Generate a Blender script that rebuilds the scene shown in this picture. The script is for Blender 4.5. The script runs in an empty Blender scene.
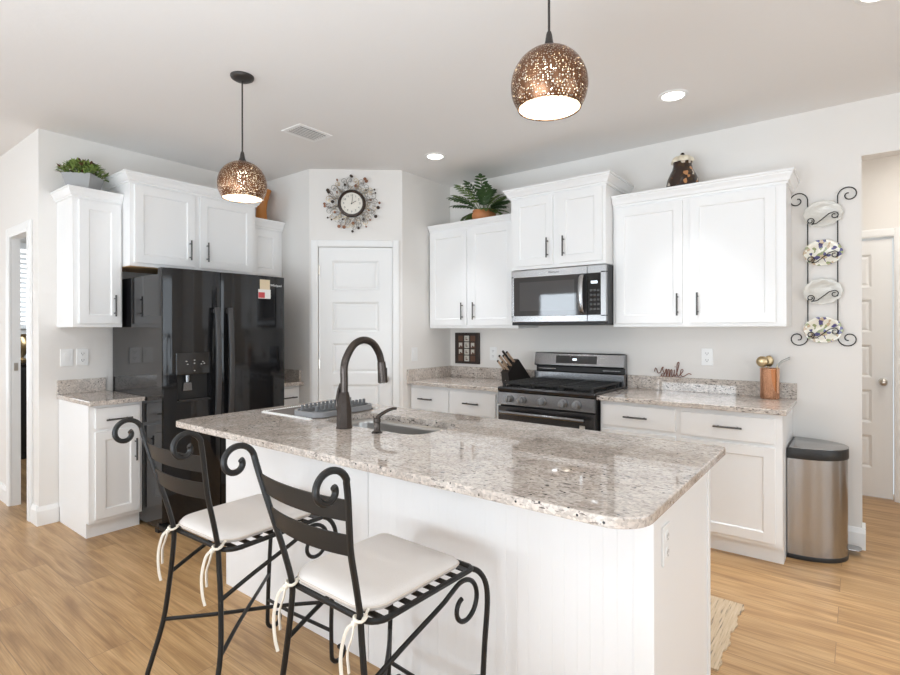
import bpy, bmesh, math, random
from mathutils import Vector, Matrix
random.seed(7)
PI = math.pi
SC = bpy.context.scene
COL = SC.collection

# ------------------------------------------------------------------ camera
cam_d = bpy.data.cameras.new('camera')
cam = bpy.data.objects.new('camera', cam_d)
COL.objects.link(cam)
SC.camera = cam
F_PX = 526.7
cam_d.sensor_fit = 'HORIZONTAL'
cam_d.sensor_width = 36.0
cam_d.lens = F_PX / 900 * 36
cam_d.shift_x = (450 - 455.3) / 900
cam_d.shift_y = (329.1 - 337.5) / 900
cam_d.clip_start = 0.05
YAW, PITCH, ROLL = 0.6531, 0.0005, -0.0021
fw = Vector((-math.sin(YAW), math.cos(YAW), 0))
rt = Vector((math.cos(YAW), math.sin(YAW), 0))
up = Vector((0, 0, 1))
f2 = fw * math.cos(PITCH) + up * math.sin(PITCH)
u2 = up * math.cos(PITCH) - fw * math.sin(PITCH)
r3 = rt * math.cos(ROLL) + u2 * math.sin(ROLL)
u3 = u2 * math.cos(ROLL) - rt * math.sin(ROLL)
mw = Matrix((r3, u3, -f2)).transposed().to_4x4()
mw.translation = Vector((4.5071, -4.0758, 1.3523))
cam.matrix_world = mw

# ------------------------------------------------------------------ world, exposure
W = bpy.data.worlds.new('world')
SC.world = W
W.use_nodes = True
W.node_tree.nodes['Background'].inputs[0].default_value = (0.85, 0.93, 1.0, 1)
W.node_tree.nodes['Background'].inputs[1].default_value = 1.0
SC.view_settings.view_transform = 'Standard'
SC.view_settings.look = 'None'
SC.view_settings.gamma = 1.0
SC.view_settings.exposure = -0.17
SC.view_settings.use_curve_mapping = False
try:
    SC.cycles.max_bounces = 10
    SC.cycles.diffuse_bounces = 6
    SC.cycles.sample_clamp_indirect = 6.0
    SC.cycles.caustics_reflective = False
    SC.cycles.caustics_refractive = False
    SC.cycles.use_denoising = True
except Exception:
    pass


def area_light(name, loc, direction, sx, sy, energy, color=(1, 1, 1), shape='RECTANGLE', spread=PI):
    d = bpy.data.lights.new(name, 'AREA')
    d.shape = shape
    d.size = sx
    if shape in ('RECTANGLE', 'ELLIPSE'):
        d.size_y = sy
    d.energy = energy
    d.color = color
    d.spread = spread
    o = bpy.data.objects.new(name, d)
    COL.objects.link(o)
    o.location = loc
    o.rotation_euler = Vector(direction).to_track_quat('-Z', 'Y').to_euler()
    return o


# room limits (the part behind the camera included)
XW, XE, YS, H = -5.0, 7.2, -9.0, 2.75
# light by the windows behind and left of the camera; right-hand ones added
WIN_REAR = [(-2.1, -1.0), (0.6, 2.4), (3.6, 5.4)]
WIN_WEST = [(-5.2, -3.6), (-7.8, -6.2)]
DAY = (0.82, 0.915, 1.0)
WIN_EAST_ADDED = [(-3.3, -1.2), (-6.6, -4.4)]  # added windows, put in to brighten surfaces that face right
for a, b in WIN_REAR:
    area_light('daylight_fill', ((a + b) / 2, YS - 0.06, 1.21), (0, 1, 0), b - a - 0.1, 2.1, (64 if a < 3 else 30) * (b - a), DAY)
for a, b in WIN_WEST:
    area_light('daylight_fill', (XW - 0.06, (a + b) / 2, 1.3), (1, 0, 0), 1.7, b - a - 0.1, 40, DAY)
for a, b in WIN_EAST_ADDED:
    area_light('daylight_fill', (XE + 0.06, (a + b) / 2, 1.25), (-1, 0, 0), 2.0, b - a - 0.1, 36, DAY)
area_light('daylight_fill', (-2.2, -2.0, 1.75), (-0.2, -1, -0.3), 0.5, 0.6, 12, DAY)  # area light hanging free inside the small room, not at its window
# added fill lights: one aimed up at the ceiling, one for the hall
area_light('ceiling_fill', (3.6, -5.0, 0.9), (0, 0.25, 1), 1.8, 1.8, 98, (0.82, 0.915, 1.0))
area_light('hall_fill', (5.0, 0.45, H - 0.02), (0, 0, -1), 0.7, 0.7, 14, (1.0, 0.96, 0.9), 'DISK')
CANS = [(1.80, -0.80), (3.63, -0.78), (4.58, -1.275), (0.6, -4.6), (3.0, -5.0), (5.6, -4.4), (1.2, -7.2), (4.6, -7.2)]  # first three are in view; those behind the camera are added for brightness

# ------------------------------------------------------------------ materials


def mat(name, color=(0.8, 0.8, 0.8), rough=0.5, metal=0.0, spec=0.5, emit=None, es=0.0, bump=None, coat=0.0):
    m = bpy.data.materials.new(name)
    m.use_nodes = True
    nt = m.node_tree
    b = nt.nodes['Principled BSDF']
    b.inputs['Base Color'].default_value = (*color, 1)
    b.inputs['Roughness'].default_value = rough
    b.inputs['Metallic'].default_value = metal
    b.inputs['Specular IOR Level'].default_value = spec
    if coat:
        b.inputs['Coat Weight'].default_value = coat
        b.inputs['Coat Roughness'].default_value = 0.05
    if emit:
        b.inputs['Emission Color'].default_value = (*emit, 1)
        b.inputs['Emission Strength'].default_value = es
    # every material gets a faint procedural variation
    tc = nt.nodes.new('ShaderNodeTexCoord')
    nz = nt.nodes.new('ShaderNodeTexNoise')
    sc, st, dist = bump if bump else (60, 0.02, 0.001)
    nz.inputs['Scale'].default_value = sc
    nz.inputs['Detail'].default_value = 3
    nt.links.new(tc.outputs['Object'], nz.inputs['Vector'])
    bp = nt.nodes.new('ShaderNodeBump')
    bp.inputs['Strength'].default_value = st
    bp.inputs['Distance'].default_value = dist
    nt.links.new(nz.outputs['Fac'], bp.inputs['Height'])
    nt.links.new(bp.outputs['Normal'], b.inputs['Normal'])
    return m


def N(m, kind, **kw):
    n = m.node_tree.nodes.new(kind)
    for k, v in kw.items():
        if k in n.inputs:
            n.inputs[k].default_value = v
        else:
            setattr(n, k, v)
    return n


def L(m, a, b):
    m.node_tree.links.new(a, b)


def ramp(m, stops, interp='LINEAR'):
    r = m.node_tree.nodes.new('ShaderNodeValToRGB')
    r.color_ramp.interpolation = interp
    e = r.color_ramp.elements
    while len(e) < len(stops):
        e.new(0.5)
    for i, (p, c) in enumerate(stops):
        e[i].position = p
        e[i].color = (*c, 1) if len(c) == 3 else c
    return r


def mixc(m, fac, a, b):
    n = m.node_tree.nodes.new('ShaderNodeMix')
    n.data_type = 'RGBA'
    for s, v in ((0, fac), (6, a), (7, b)):
        if hasattr(v, 'is_linked') or hasattr(v, 'links'):
            L(m, v, n.inputs[s])
        elif s == 0:
            n.inputs[0].default_value = v
        else:
            n.inputs[s].default_value = (*v, 1)
    return n.outputs[2]


def bsdf(m):
    return m.node_tree.nodes['Principled BSDF']


def coords(m, scale=(1, 1, 1)):
    tc = N(m, 'ShaderNodeTexCoord')
    mp = N(m, 'ShaderNodeMapping')
    mp.inputs['Scale'].default_value = scale
    L(m, tc.outputs['Object'], mp.inputs['Vector'])
    return mp.outputs[0]


M = {}
M['wall'] = mat('wall_paint', (0.80, 0.775, 0.742), 0.85, bump=(220, 0.12, 0.002))
M['ceiling'] = mat('ceiling_paint', (0.82, 0.805, 0.79), 0.95, bump=(35, 0.14, 0.005))
M['trim'] = mat('trim_paint', (0.86, 0.86, 0.85), 0.4)
M['cab'] = mat('cabinet_paint', (0.87, 0.87, 0.865), 0.38)
M['panel'] = mat('island_panel_paint', (0.87, 0.87, 0.87), 0.45)
# beadboard grooves
m = M['panel']
v = coords(m)
sx = N(m, 'ShaderNodeSeparateXYZ')
L(m, v, sx.inputs[0])
mm = N(m, 'ShaderNodeMath', operation='FRACT')
mu = N(m, 'ShaderNodeMath', operation='MULTIPLY')
mu.inputs[1].default_value = 24.0
L(m, sx.outputs[0], mu.inputs[0])
L(m, mu.outputs[0], mm.inputs[0])
rp = ramp(m, [(0.0, (0, 0, 0)), (0.06, (1, 1, 1)), (0.94, (1, 1, 1)), (1.0, (0, 0, 0))])
L(m, mm.outputs[0], rp.inputs[0])
bm_ = N(m, 'ShaderNodeBump')
bm_.inputs['Strength'].default_value = 0.25
bm_.inputs['Distance'].default_value = 0.004
L(m, rp.outputs[0], bm_.inputs['Height'])
L(m, bm_.outputs[0], bsdf(m).inputs['Normal'])
M['shelf_wood'] = mat('cabinet_underside_wood', (0.58, 0.37, 0.18), 0.6)
M['bronze'] = mat('handle_bronze', (0.10, 0.095, 0.09), 0.38, 0.7)
M['iron'] = mat('wrought_iron', (0.012, 0.0115, 0.011), 0.42, 0.0, 0.35, bump=(90, 0.15, 0.001))
M['fixture'] = mat('dark_bronze_fixture', (0.05, 0.045, 0.042), 0.42, 0.5)
M['faucet'] = mat('oil_rubbed_bronze', (0.075, 0.062, 0.055), 0.27, 0.85)
M['chrome'] = mat('bright_metal', (0.8, 0.8, 0.8), 0.15, 1.0)
M['nickel'] = mat('satin_nickel', (0.62, 0.58, 0.53), 0.3, 1.0)
M['steel'] = mat('brushed_steel', (0.43, 0.43, 0.435), 0.26, 1.0)
M['sink'] = mat('sink_steel', (0.42, 0.415, 0.405), 0.28, 0.95)
M['bin_steel'] = mat('bin_steel', (0.44, 0.435, 0.43), 0.24, 1.0)
M['black_gloss'] = mat('black_gloss', (0.012, 0.012, 0.013), 0.06, 0.0, 0.6)
M['fridge'] = mat('fridge_black', (0.011, 0.011, 0.012), 0.06, 0.0, 0.5, bump=(25, 0.012, 0.002))
M['black_matte'] = mat('black_matte', (0.015, 0.015, 0.015), 0.5)
M['black_rubber'] = mat('black_plastic', (0.02, 0.02, 0.02), 0.45)
M['bss'] = mat('black_stainless', (0.24, 0.24, 0.245), 0.24, 0.95)
M['icon'] = mat('pale_lettering', (0.75, 0.75, 0.75), 0.4)
M['knob_steel'] = mat('knob_steel', (0.34, 0.34, 0.345), 0.3, 0.9)
M['bss_dark'] = mat('dark_black_stainless', (0.07, 0.07, 0.073), 0.25, 0.85)
M['fridge_handle'] = mat('dark_satin_metal', (0.085, 0.085, 0.088), 0.38, 0.6)
M['castiron'] = mat('cast_iron', (0.02, 0.02, 0.02), 0.55)
M['glass_dark'] = mat('dark_glass', (0.03, 0.03, 0.032), 0.04, 0.0, 0.9)
M['white_plastic'] = mat('white_plastic', (0.86, 0.86, 0.85), 0.35)
M['grey_plastic'] = mat('grey_plastic', (0.17, 0.175, 0.18), 0.5)
M['lit'] = mat('lit_lens', (1, 1, 1), 0.5, emit=(1.0, 0.97, 0.92), es=9.0)
M['led'] = mat('lit_digits', (0.9, 0.9, 0.9), 0.5, emit=(0.8, 0.9, 1.0), es=1.5)
M['bulb'] = mat('lit_bulb', (1, 1, 1), 0.5, emit=(1.0, 0.9, 0.76), es=10.0)
M['terracotta'] = mat('terracotta', (0.56, 0.22, 0.085), 0.6, bump=(40, 0.3, 0.004))
M['planter'] = mat('grey_planter', (0.36, 0.36, 0.36), 0.7, bump=(80, 0.2, 0.002))
M['leaf'] = mat('dark_leaf', (0.04, 0.085, 0.025), 0.45)
M['leaf_light'] = mat('pale_leaf', (0.27, 0.36, 0.09), 0.5)
M['leaf_mid'] = mat('green_leaf', (0.11, 0.18, 0.04), 0.5)
M['leaf_red'] = mat('reddish_leaf', (0.12, 0.05, 0.03), 0.5)
M['soil'] = mat('soil', (0.04, 0.03, 0.02), 0.9)
M['amber'] = mat('amber_ceramic', (0.52, 0.20, 0.04), 0.3)
M['cream'] = mat('cream_ceramic', (0.78, 0.70, 0.55), 0.35)
M['clock_face'] = mat('clock_face', (0.80, 0.76, 0.68), 0.6)
M['clock_rim'] = mat('clock_rim', (0.045, 0.028, 0.02), 0.35, 0.3)
M['gold'] = mat('antique_gold', (0.38, 0.27, 0.14), 0.35, 0.9)
M['brass'] = mat('pale_brass', (0.60, 0.47, 0.28), 0.3, 0.9)
M['pewter'] = mat('pewter_wire', (0.33, 0.31, 0.28), 0.4, 0.8)
M['coppery'] = mat('copper_bead', (0.27, 0.13, 0.08), 0.4, 0.7)
M['black_paint'] = mat('black_paint', (0.01, 0.01, 0.01), 0.5)
M['rust'] = mat('rusty_copper', (0.24, 0.10, 0.07), 0.5, 0.6)
M['copper'] = mat('polished_copper', (0.86, 0.50, 0.33), 0.12, 1.0)
M['knife_wood'] = mat('pale_handle_wood', (0.50, 0.35, 0.24), 0.5)
M['block_wood'] = mat('black_block_wood', (0.015, 0.011, 0.009), 0.45)
M['dark_frame'] = mat('dark_brown_frame', (0.025, 0.014, 0.01), 0.5)
M['tile_brown'] = mat('brown_tile', (0.11, 0.05, 0.028), 0.55)
M['tile_white'] = mat('pale_tile', (0.55, 0.53, 0.47), 0.5)
M['paper_cream'] = mat('cream_paper', (0.72, 0.60, 0.42), 0.8)
M['paper_red'] = mat('red_paper', (0.55, 0.07, 0.08), 0.7)
M['paper_white'] = mat('white_paper', (0.85, 0.83, 0.8), 0.8)
M['cushion'] = mat('cushion_linen', (0.70, 0.655, 0.615), 0.9, spec=0.2, bump=(420, 0.5, 0.003))
M['piping'] = mat('cushion_piping', (0.60, 0.53, 0.46), 0.9, spec=0.2)
M['string'] = mat('cotton_tie', (0.78, 0.72, 0.62), 0.9, spec=0.2)
M['blind'] = mat('white_blind', (0.88, 0.88, 0.88), 0.6, emit=(1, 1, 1), es=0.0)

# glass pane
m = mat('window_glass', (1, 1, 1), 0.0)
b = bsdf(m)
nt = m.node_tree
tr = N(m, 'ShaderNodeBsdfTransparent')
gl = N(m, 'ShaderNodeBsdfGlossy')
gl.inputs['Roughness'].default_value = 0.02
mx = N(m, 'ShaderNodeMixShader')
mx.inputs[0].default_value = 0.08
L(m, tr.outputs[0], mx.inputs[1])
L(m, gl.outputs[0], mx.inputs[2])
L(m, mx.outputs[0], nt.nodes['Material Output'].inputs[0])
M['glass'] = m

# oak plank floor, boards run along x
m = mat('oak_planks', (0.5, 0.35, 0.2), 0.38, bump=(60, 0.0, 0.001))
v = coords(m)
br = N(m, 'ShaderNodeTexBrick')
br.offset = 0.37
br.inputs['Scale'].default_value = 1.0
br.inputs['Brick Width'].default_value = 1.22
br.inputs['Row Height'].default_value = 0.182
br.inputs['Mortar Size'].default_value = 0.0012
br.inputs['Mortar Smooth'].default_value = 0.3
br.inputs['Bias'].default_value = 0.0
br.inputs['Color1'].default_value = (0.0, 0.0, 0.0, 1)
br.inputs['Color2'].default_value = (1, 1, 1, 1)
br.inputs['Mortar'].default_value = (0.5, 0.5, 0.5, 1)
L(m, v, br.inputs['Vector'])
v2 = coords(m, (0.9, 9, 1))
addv = N(m, 'ShaderNodeVectorMath', operation='ADD')
sclv = N(m, 'ShaderNodeVectorMath', operation='SCALE')
sclv.inputs['Scale'].default_value = 17.0
L(m, br.outputs['Color'], sclv.inputs[0])
L(m, v2, addv.inputs[0])
L(m, sclv.outputs[0], addv.inputs[1])
n1 = N(m, 'ShaderNodeTexNoise')
n1.inputs['Scale'].default_value = 2.2
n1.inputs['Detail'].default_value = 6
n1.inputs['Distortion'].default_value = 1.0
L(m, addv.outputs[0], n1.inputs['Vector'])
v3 = coords(m, (2, 90, 1))
n2 = N(m, 'ShaderNodeTexNoise')
n2.inputs['Scale'].default_value = 2.0
n2.inputs['Detail'].default_value = 4
L(m, v3, n2.inputs['Vector'])
c1 = ramp(m, [(0.28, (0.36, 0.205, 0.09)), (0.5, (0.53, 0.33, 0.155)), (0.74, (0.67, 0.445, 0.235))])
L(m, n1.outputs['Fac'], c1.inputs[0])
c2 = ramp(m, [(0.3, (0.74, 0.71, 0.68)), (0.7, (1.06, 1.05, 1.04))])
L(m, n2.outputs['Fac'], c2.inputs[0])
mul = N(m, 'ShaderNodeMix', data_type='RGBA', blend_type='MULTIPLY')
mul.inputs[0].default_value = 1.0
L(m, c1.outputs[0], mul.inputs[6])
L(m, c2.outputs[0], mul.inputs[7])
c3 = ramp(m, [(0.0, (0.90, 0.89, 0.88)), (1.0, (1.10, 1.09, 1.08))])
L(m, br.outputs['Color'], c3.inputs[0])
mul2 = N(m, 'ShaderNodeMix', data_type='RGBA', blend_type='MULTIPLY')
mul2.inputs[0].default_value = 1.0
L(m, mul.outputs[2], mul2.inputs[6])
L(m, c3.outputs[0], mul2.inputs[7])
fin = mixc(m, br.outputs['Fac'], mul2.outputs[2], (0.24, 0.14, 0.07))
L(m, fin, bsdf(m).inputs['Base Color'])
M['floor'] = m

# speckled granite
m = mat('granite', (0.6, 0.55, 0.5), 0.02, spec=0.7, bump=(60, 0.0, 0.001))
v = coords(m)
na = N(m, 'ShaderNodeTexNoise')
na.inputs['Scale'].default_value = 9
na.inputs['Detail'].default_value = 5
na.inputs['Roughness'].default_value = 0.65
L(m, v, na.inputs['Vector'])
ca = ramp(m, [(0.28, (0.47, 0.41, 0.365)), (0.5, (0.60, 0.545, 0.495)), (0.72, (0.69, 0.65, 0.61))])
L(m, na.outputs['Fac'], ca.inputs[0])
vo = N(m, 'ShaderNodeTexVoronoi')
vo.inputs['Scale'].default_value = 120
L(m, v, vo.inputs['Vector'])
cv = ramp(m, [(0.0, (0.66, 0.64, 0.62)), (1.0, (1.22, 1.19, 1.17))])
sepc = N(m, 'ShaderNodeSeparateColor')
L(m, vo.outputs['Color'], sepc.inputs[0])
L(m, sepc.outputs[0], cv.inputs[0])
mg = N(m, 'ShaderNodeMix', data_type='RGBA', blend_type='MULTIPLY')
mg.inputs[0].default_value = 0.8
L(m, ca.outputs[0], mg.inputs[6])
L(m, cv.outputs[0], mg.inputs[7])
nb = N(m, 'ShaderNodeTexNoise')
nb.inputs['Scale'].default_value = 80
nb.inputs['Detail'].default_value = 3
nb.inputs['Roughness'].default_value = 0.55
nb.inputs['Distortion'].default_value = 0.6
vs = coords(m, (0.42, 1.45, 1.4))
L(m, vs, nb.inputs['Vector'])
cb = ramp(m, [(0.585, (0, 0, 0)), (0.64, (1, 1, 1))])
L(m, nb.outputs['Fac'], cb.inputs[0])
nd = N(m, 'ShaderNodeTexNoise')
nd.inputs['Scale'].default_value = 3.0
L(m, v, nd.inputs['Vector'])
cd = ramp(m, [(0.35, (0.25, 0.25, 0.25)), (0.6, (1, 1, 1))])
L(m, nd.outputs['Fac'], cd.inputs[0])
fm = N(m, 'ShaderNodeMath', operation='MULTIPLY')
L(m, cb.outputs[0], fm.inputs[0])
L(m, cd.outputs[0], fm.inputs[1])
g1 = mixc(m, fm.outputs[0], mg.outputs[2], (0.11, 0.09, 0.08))
vk = N(m, 'ShaderNodeTexVoronoi')
vk.inputs['Scale'].default_value = 34
L(m, v, vk.inputs['Vector'])
ck = ramp(m, [(0.10, (1, 1, 1)), (0.15, (0, 0, 0))])
L(m, vk.outputs['Distance'], ck.inputs[0])
g2 = mixc(m, ck.outputs[0], g1, (0.02, 0.018, 0.018))
L(m, g2, bsdf(m).inputs['Base Color'])
M['granite'] = m

# perforated copper-brown shade: real holes (transparent) in a metal skin
def perforated(name, color, rough, metal):
    m = mat(name, color, rough, metal, bump=(60, 0.0, 0.001))
    v = coords(m)
    vo = N(m, 'ShaderNodeTexVoronoi')
    vo.inputs['Scale'].default_value = 135
    vo.inputs['Randomness'].default_value = 0.6
    L(m, v, vo.inputs['Vector'])
    r = ramp(m, [(0.315, (1, 1, 1)), (0.355, (0, 0, 0))])
    L(m, vo.outputs['Distance'], r.inputs[0])
    tr = N(m, 'ShaderNodeBsdfTransparent')
    mx = N(m, 'ShaderNodeMixShader')
    L(m, r.outputs[0], mx.inputs[0])
    L(m, bsdf(m).outputs[0], mx.inputs[1])
    L(m, tr.outputs[0], mx.inputs[2])
    L(m, mx.outputs[0], m.node_tree.nodes['Material Output'].inputs[0])
    return m


M['shade'] = perforated('perforated_bronze', (0.20, 0.10, 0.055), 0.28, 0.9)
M['shade_in'] = perforated('shade_lining_gold', (0.95, 0.86, 0.72), 0.6, 0.0)

# translucent pressed glass of the plain plates
m = mat('pressed_glass', (0.72, 0.695, 0.635), 0.2, spec=0.6, bump=(70, 0.6, 0.004))
bsdf(m).inputs['Transmission Weight'].default_value = 0.12
M['plate_glass'] = m
# floral plate
m = mat('floral_plate', (0.8, 0.76, 0.66), 0.2)
v = coords(m)
n = N(m, 'ShaderNodeTexVoronoi')
n.inputs['Scale'].default_value = 55
L(m, v, n.inputs['Vector'])
r = ramp(m, [(0.0, (0.80, 0.76, 0.66)), (0.44, (0.80, 0.76, 0.66)), (0.46, (0.09, 0.08, 0.20)), (0.60, (0.09, 0.08, 0.20)),
             (0.58, (0.30, 0.33, 0.16)), (0.74, (0.30, 0.33, 0.16)), (0.76, (0.55, 0.42, 0.28)), (0.86, (0.80, 0.76, 0.66))], 'CONSTANT')
s_ = N(m, 'ShaderNodeSeparateColor')
L(m, n.outputs['Color'], s_.inputs[0])
L(m, s_.outputs[0], r.inputs[0])
L(m, r.outputs[0], bsdf(m).inputs['Base Color'])
M['plate_floral'] = m
# painted jar
m = mat('painted_jar', (0.035, 0.02, 0.014), 0.25)
v = coords(m)
n = N(m, 'ShaderNodeTexVoronoi')
n.inputs['Scale'].default_value = 42
L(m, v, n.inputs['Vector'])
s_ = N(m, 'ShaderNodeSeparateColor')
L(m, n.outputs['Color'], s_.inputs[0])
r = ramp(m, [(0.0, (0.035, 0.02, 0.014)), (0.72, (0.055, 0.03, 0.012)), (0.86, (0.50, 0.24, 0.10)), (0.91, (0.55, 0.47, 0.38)), (0.96, (0.04, 0.02, 0.015))], 'CONSTANT')
L(m, s_.outputs[0], r.inputs[0])
L(m, r.outputs[0], bsdf(m).inputs['Base Color'])
M['jar'] = m
# woven rug
m = mat('woven_jute', (0.55, 0.42, 0.28), 0.95, spec=0.1, bump=(150, 0.6, 0.006))
v = coords(m, (1, 1, 1))
mp = N(m, 'ShaderNodeMapping')
mp.inputs['Scale'].default_value = (70, 3.5, 1)
L(m, v, mp.inputs['Vector'])
n = N(m, 'ShaderNodeTexNoise')
n.inputs['Scale'].default_value = 2.0
n.inputs['Detail'].default_value = 2
L(m, mp.outputs[0], n.inputs['Vector'])
r = ramp(m, [(0.32, (0.20, 0.18, 0.16)), (0.39, (0.56, 0.43, 0.29)), (0.7, (0.66, 0.53, 0.38))])
L(m, n.outputs['Fac'], r.inputs[0])
L(m, r.outputs[0], bsdf(m).inputs['Base Color'])
M['rug'] = m

# ------------------------------------------------------------------ mesh builder


class MB:
    def __init__(s):
        s.bm = bmesh.new()

    def box(s, x0, x1, y0, y1, z0, z1, bev=0.0, seg=2):
        t = bmesh.new()
        bmesh.ops.create_cube(t, size=1)
        bmesh.ops.scale(t, vec=(abs(x1 - x0), abs(y1 - y0), abs(z1 - z0)), verts=t.verts)
        bmesh.ops.translate(t, vec=((x0 + x1) / 2, (y0 + y1) / 2, (z0 + z1) / 2), verts=t.verts)
        if bev > 0:
            bmesh.ops.bevel(t, geom=list(t.edges), offset=bev, segments=seg, affect='EDGES', profile=0.5)
        return s.add(t)

    def add(s, t, mtx=None):
        if mtx is not None:
            bmesh.ops.transform(t, matrix=mtx, verts=t.verts)
        me = bpy.data.meshes.new('tmp')
        t.to_mesh(me)
        t.free()
        s.bm.from_mesh(me)
        bpy.data.meshes.remove(me)
        return s

    def cyl(s, p0, p1, r, n=16, r2=None, cap=True):
        p0, p1 = Vector(p0), Vector(p1)
        d = p1 - p0
        t = bmesh.new()
        bmesh.ops.create_cone(t, cap_ends=cap, segments=n, radius1=r, radius2=r if r2 is None else r2, depth=d.length)
        q = d.to_track_quat('Z', 'Y').to_matrix().to_4x4()
        return s.add(t, Matrix.Translation((p0 + p1) / 2) @ q)

    def sphere(s, c, r, n=12, sc=(1, 1, 1)):
        t = bmesh.new()
        bmesh.ops.create_uvsphere(t, u_segments=n, v_segments=max(6, n // 2 + 2), radius=r)
        return s.add(t, Matrix.Translation(c) @ Matrix.Diagonal((*sc, 1)))

    def tube(s, pts, r, n=8, smooth_sub=0, flat=None, closed=False, taper=None):
        pts = [Vector(p) for p in pts]
        if smooth_sub:
            pts = catmull(pts, smooth_sub, closed)
        bm = s.bm
        k = len(pts)
        rings = []
        prev = None
        for i in range(k):
            if closed:
                tg = pts[(i + 1) % k] - pts[i - 1]
            else:
                tg = pts[min(i + 1, k - 1)] - pts[max(i - 1, 0)]
            if tg.length < 1e-9:
                tg = Vector((0, 0, 1))
            tg.normalize()
            if prev is None:
                a = Vector((0, 0, 1)) if abs(tg.z) < 0.9 else Vector((1, 0, 0))
                nrm = (a - tg * a.dot(tg)).normalized()
            else:
                nrm = (prev - tg * prev.dot(tg))
                nrm = nrm.normalized() if nrm.length > 1e-6 else prev
            prev = nrm
            bn = tg.cross(nrm)
            rr = r if taper is None else r * (taper[0] + (taper[1] - taper[0]) * i / (k - 1))
            ring = []
            for j in range(n):
                a = 2 * PI * (j + 0.5) / n
                ca, sa = math.cos(a), math.sin(a)
                if n == 4:
                    ca, sa = ca * 1.25, sa * 1.25
                if flat:
                    ca, sa = ca * flat[0], sa * flat[1]
                ring.append(bm.verts.new(pts[i] + (nrm * ca + bn * sa) * rr))
            rings.append(ring)
        for i in range(k if closed else k - 1):
            A, B = rings[i], rings[(i + 1) % k]
            for j in range(n):
                bm.faces.new((A[j], A[(j + 1) % n], B[(j + 1) % n], B[j]))
        if not closed:
            bm.faces.new(rings[0][::-1])
            bm.faces.new(rings[-1])
        return s

    def lathe(s, prof, c=(0, 0, 0), n=32, ripple=None):
        bm = s.bm
        c = Vector(c)
        rings = []
        for (r, z) in prof:
            ring = []
            if r < 1e-6:
                ring = [bm.verts.new(c + Vector((0, 0, z)))]
            else:
                for j in range(n):
                    a = 2 * PI * j / n
                    rr = r * (1 + (ripple[0] * math.cos(ripple[1] * a) if ripple else 0))
                    ring.append(bm.verts.new(c + Vector((rr * math.cos(a), rr * math.sin(a), z))))
            rings.append(ring)
        for A, B in zip(rings, rings[1:]):
            for j in range(n):
                if len(A) == 1 and len(B) == 1:
                    continue
                if len(A) == 1:
                    bm.faces.new((A[0], B[j], B[(j + 1) % n])[::-1])
                elif len(B) == 1:
                    bm.faces.new((A[j], A[(j + 1) % n], B[0]))
                else:
                    bm.faces.new((A[j], A[(j + 1) % n], B[(j + 1) % n], B[j]))
        return s

    def prism(s, poly, axis, a0, a1, bev=0.0):
        """poly: 2-D points; axis 'x': (y,z), 'y': (x,z), 'z': (x,y)"""
        t = bmesh.new()

        def P(p, a):
            return {'x': (a, p[0], p[1]), 'y': (p[0], a, p[1]), 'z': (p[0], p[1], a)}[axis]
        A = [t.verts.new(P(p, a0)) for p in poly]
        B = [t.verts.new(P(p, a1)) for p in poly]
        k = len(poly)
        t.faces.new(A[::-1])
        t.faces.new(B)
        for i in range(k):
            t.faces.new((A[i], A[(i + 1) % k], B[(i + 1) % k], B[i]))
        bmesh.ops.recalc_face_normals(t, faces=t.faces)
        if bev:
            bmesh.ops.bevel(t, geom=list(t.edges), offset=bev, segments=2, affect='EDGES', profile=0.5)
        return s.add(t)

    def quad(s, *pts):
        s.bm.faces.new([s.bm.verts.new(p) for p in pts])
        return s

    def build(s, name, m, parent=None, smooth=False, offset=None, mtx=None):
        if mtx is not None:
            bmesh.ops.transform(s.bm, matrix=mtx, verts=s.bm.verts)
        if offset is not None:
            bmesh.ops.translate(s.bm, vec=-Vector(offset), verts=s.bm.verts)
        bmesh.ops.recalc_face_normals(s.bm, faces=s.bm.faces)
        me = bpy.data.meshes.new(name)
        s.bm.to_mesh(me)
        s.bm.free()
        me.materials.append(M[m] if isinstance(m, str) else m)
        if smooth:
            for p in me.polygons:
                p.use_smooth = True
            if smooth != 'all':
                try:
                    me.set_sharp_from_angle(angle=math.radians(38))
                except Exception:
                    pass
        o = bpy.data.objects.new(name, me)
        COL.objects.link(o)
        if parent is not None:
            o.parent = parent
        if offset is not None:
            o.location = Vector(offset)
        return o


def catmull(pts, sub, closed=False):
    out = []
    k = len(pts)
    rng = range(k) if closed else range(k - 1)
    for i in rng:
        if closed:
            p0, p1, p2, p3 = pts[i - 1], pts[i], pts[(i + 1) % k], pts[(i + 2) % k]
        else:
            p1, p2 = pts[i], pts[i + 1]
            p0 = pts[i - 1] if i > 0 else p1 * 2 - p2
            p3 = pts[i + 2] if i + 2 < k else p2 * 2 - p1
        for j in range(sub):
            t = j / sub
            out.append(0.5 * ((2 * p1) + (p2 - p0) * t + (2 * p0 - 5 * p1 + 4 * p2 - p3) * t * t + (3 * p1 - p0 - 3 * p2 + p3) * t ** 3))
    if not closed:
        out.append(pts[-1])
    return out


def rrect(x0, x1, y0, y1, r, n=6):
    """rounded rectangle outline; r may be a list for corners (x1,y1),(x0,y1),(x0,y0),(x1,y0)"""
    rs = r if isinstance(r, (list, tuple)) else [r] * 4
    out = []
    for (cx, cy, sx, sy, a0), rr in zip(((x1, y1, -1, -1, 0), (x0, y1, 1, -1, 90), (x0, y0, 1, 1, 180), (x1, y0, -1, 1, 270)), rs):
        if rr <= 0:
            out.append((cx, cy))
            continue
        for i in range(n + 1):
            a = math.radians(a0 + 90 * i / n)
            out.append((cx + sx * rr + rr * math.cos(a), cy + sy * rr + rr * math.sin(a)))
    return out


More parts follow.
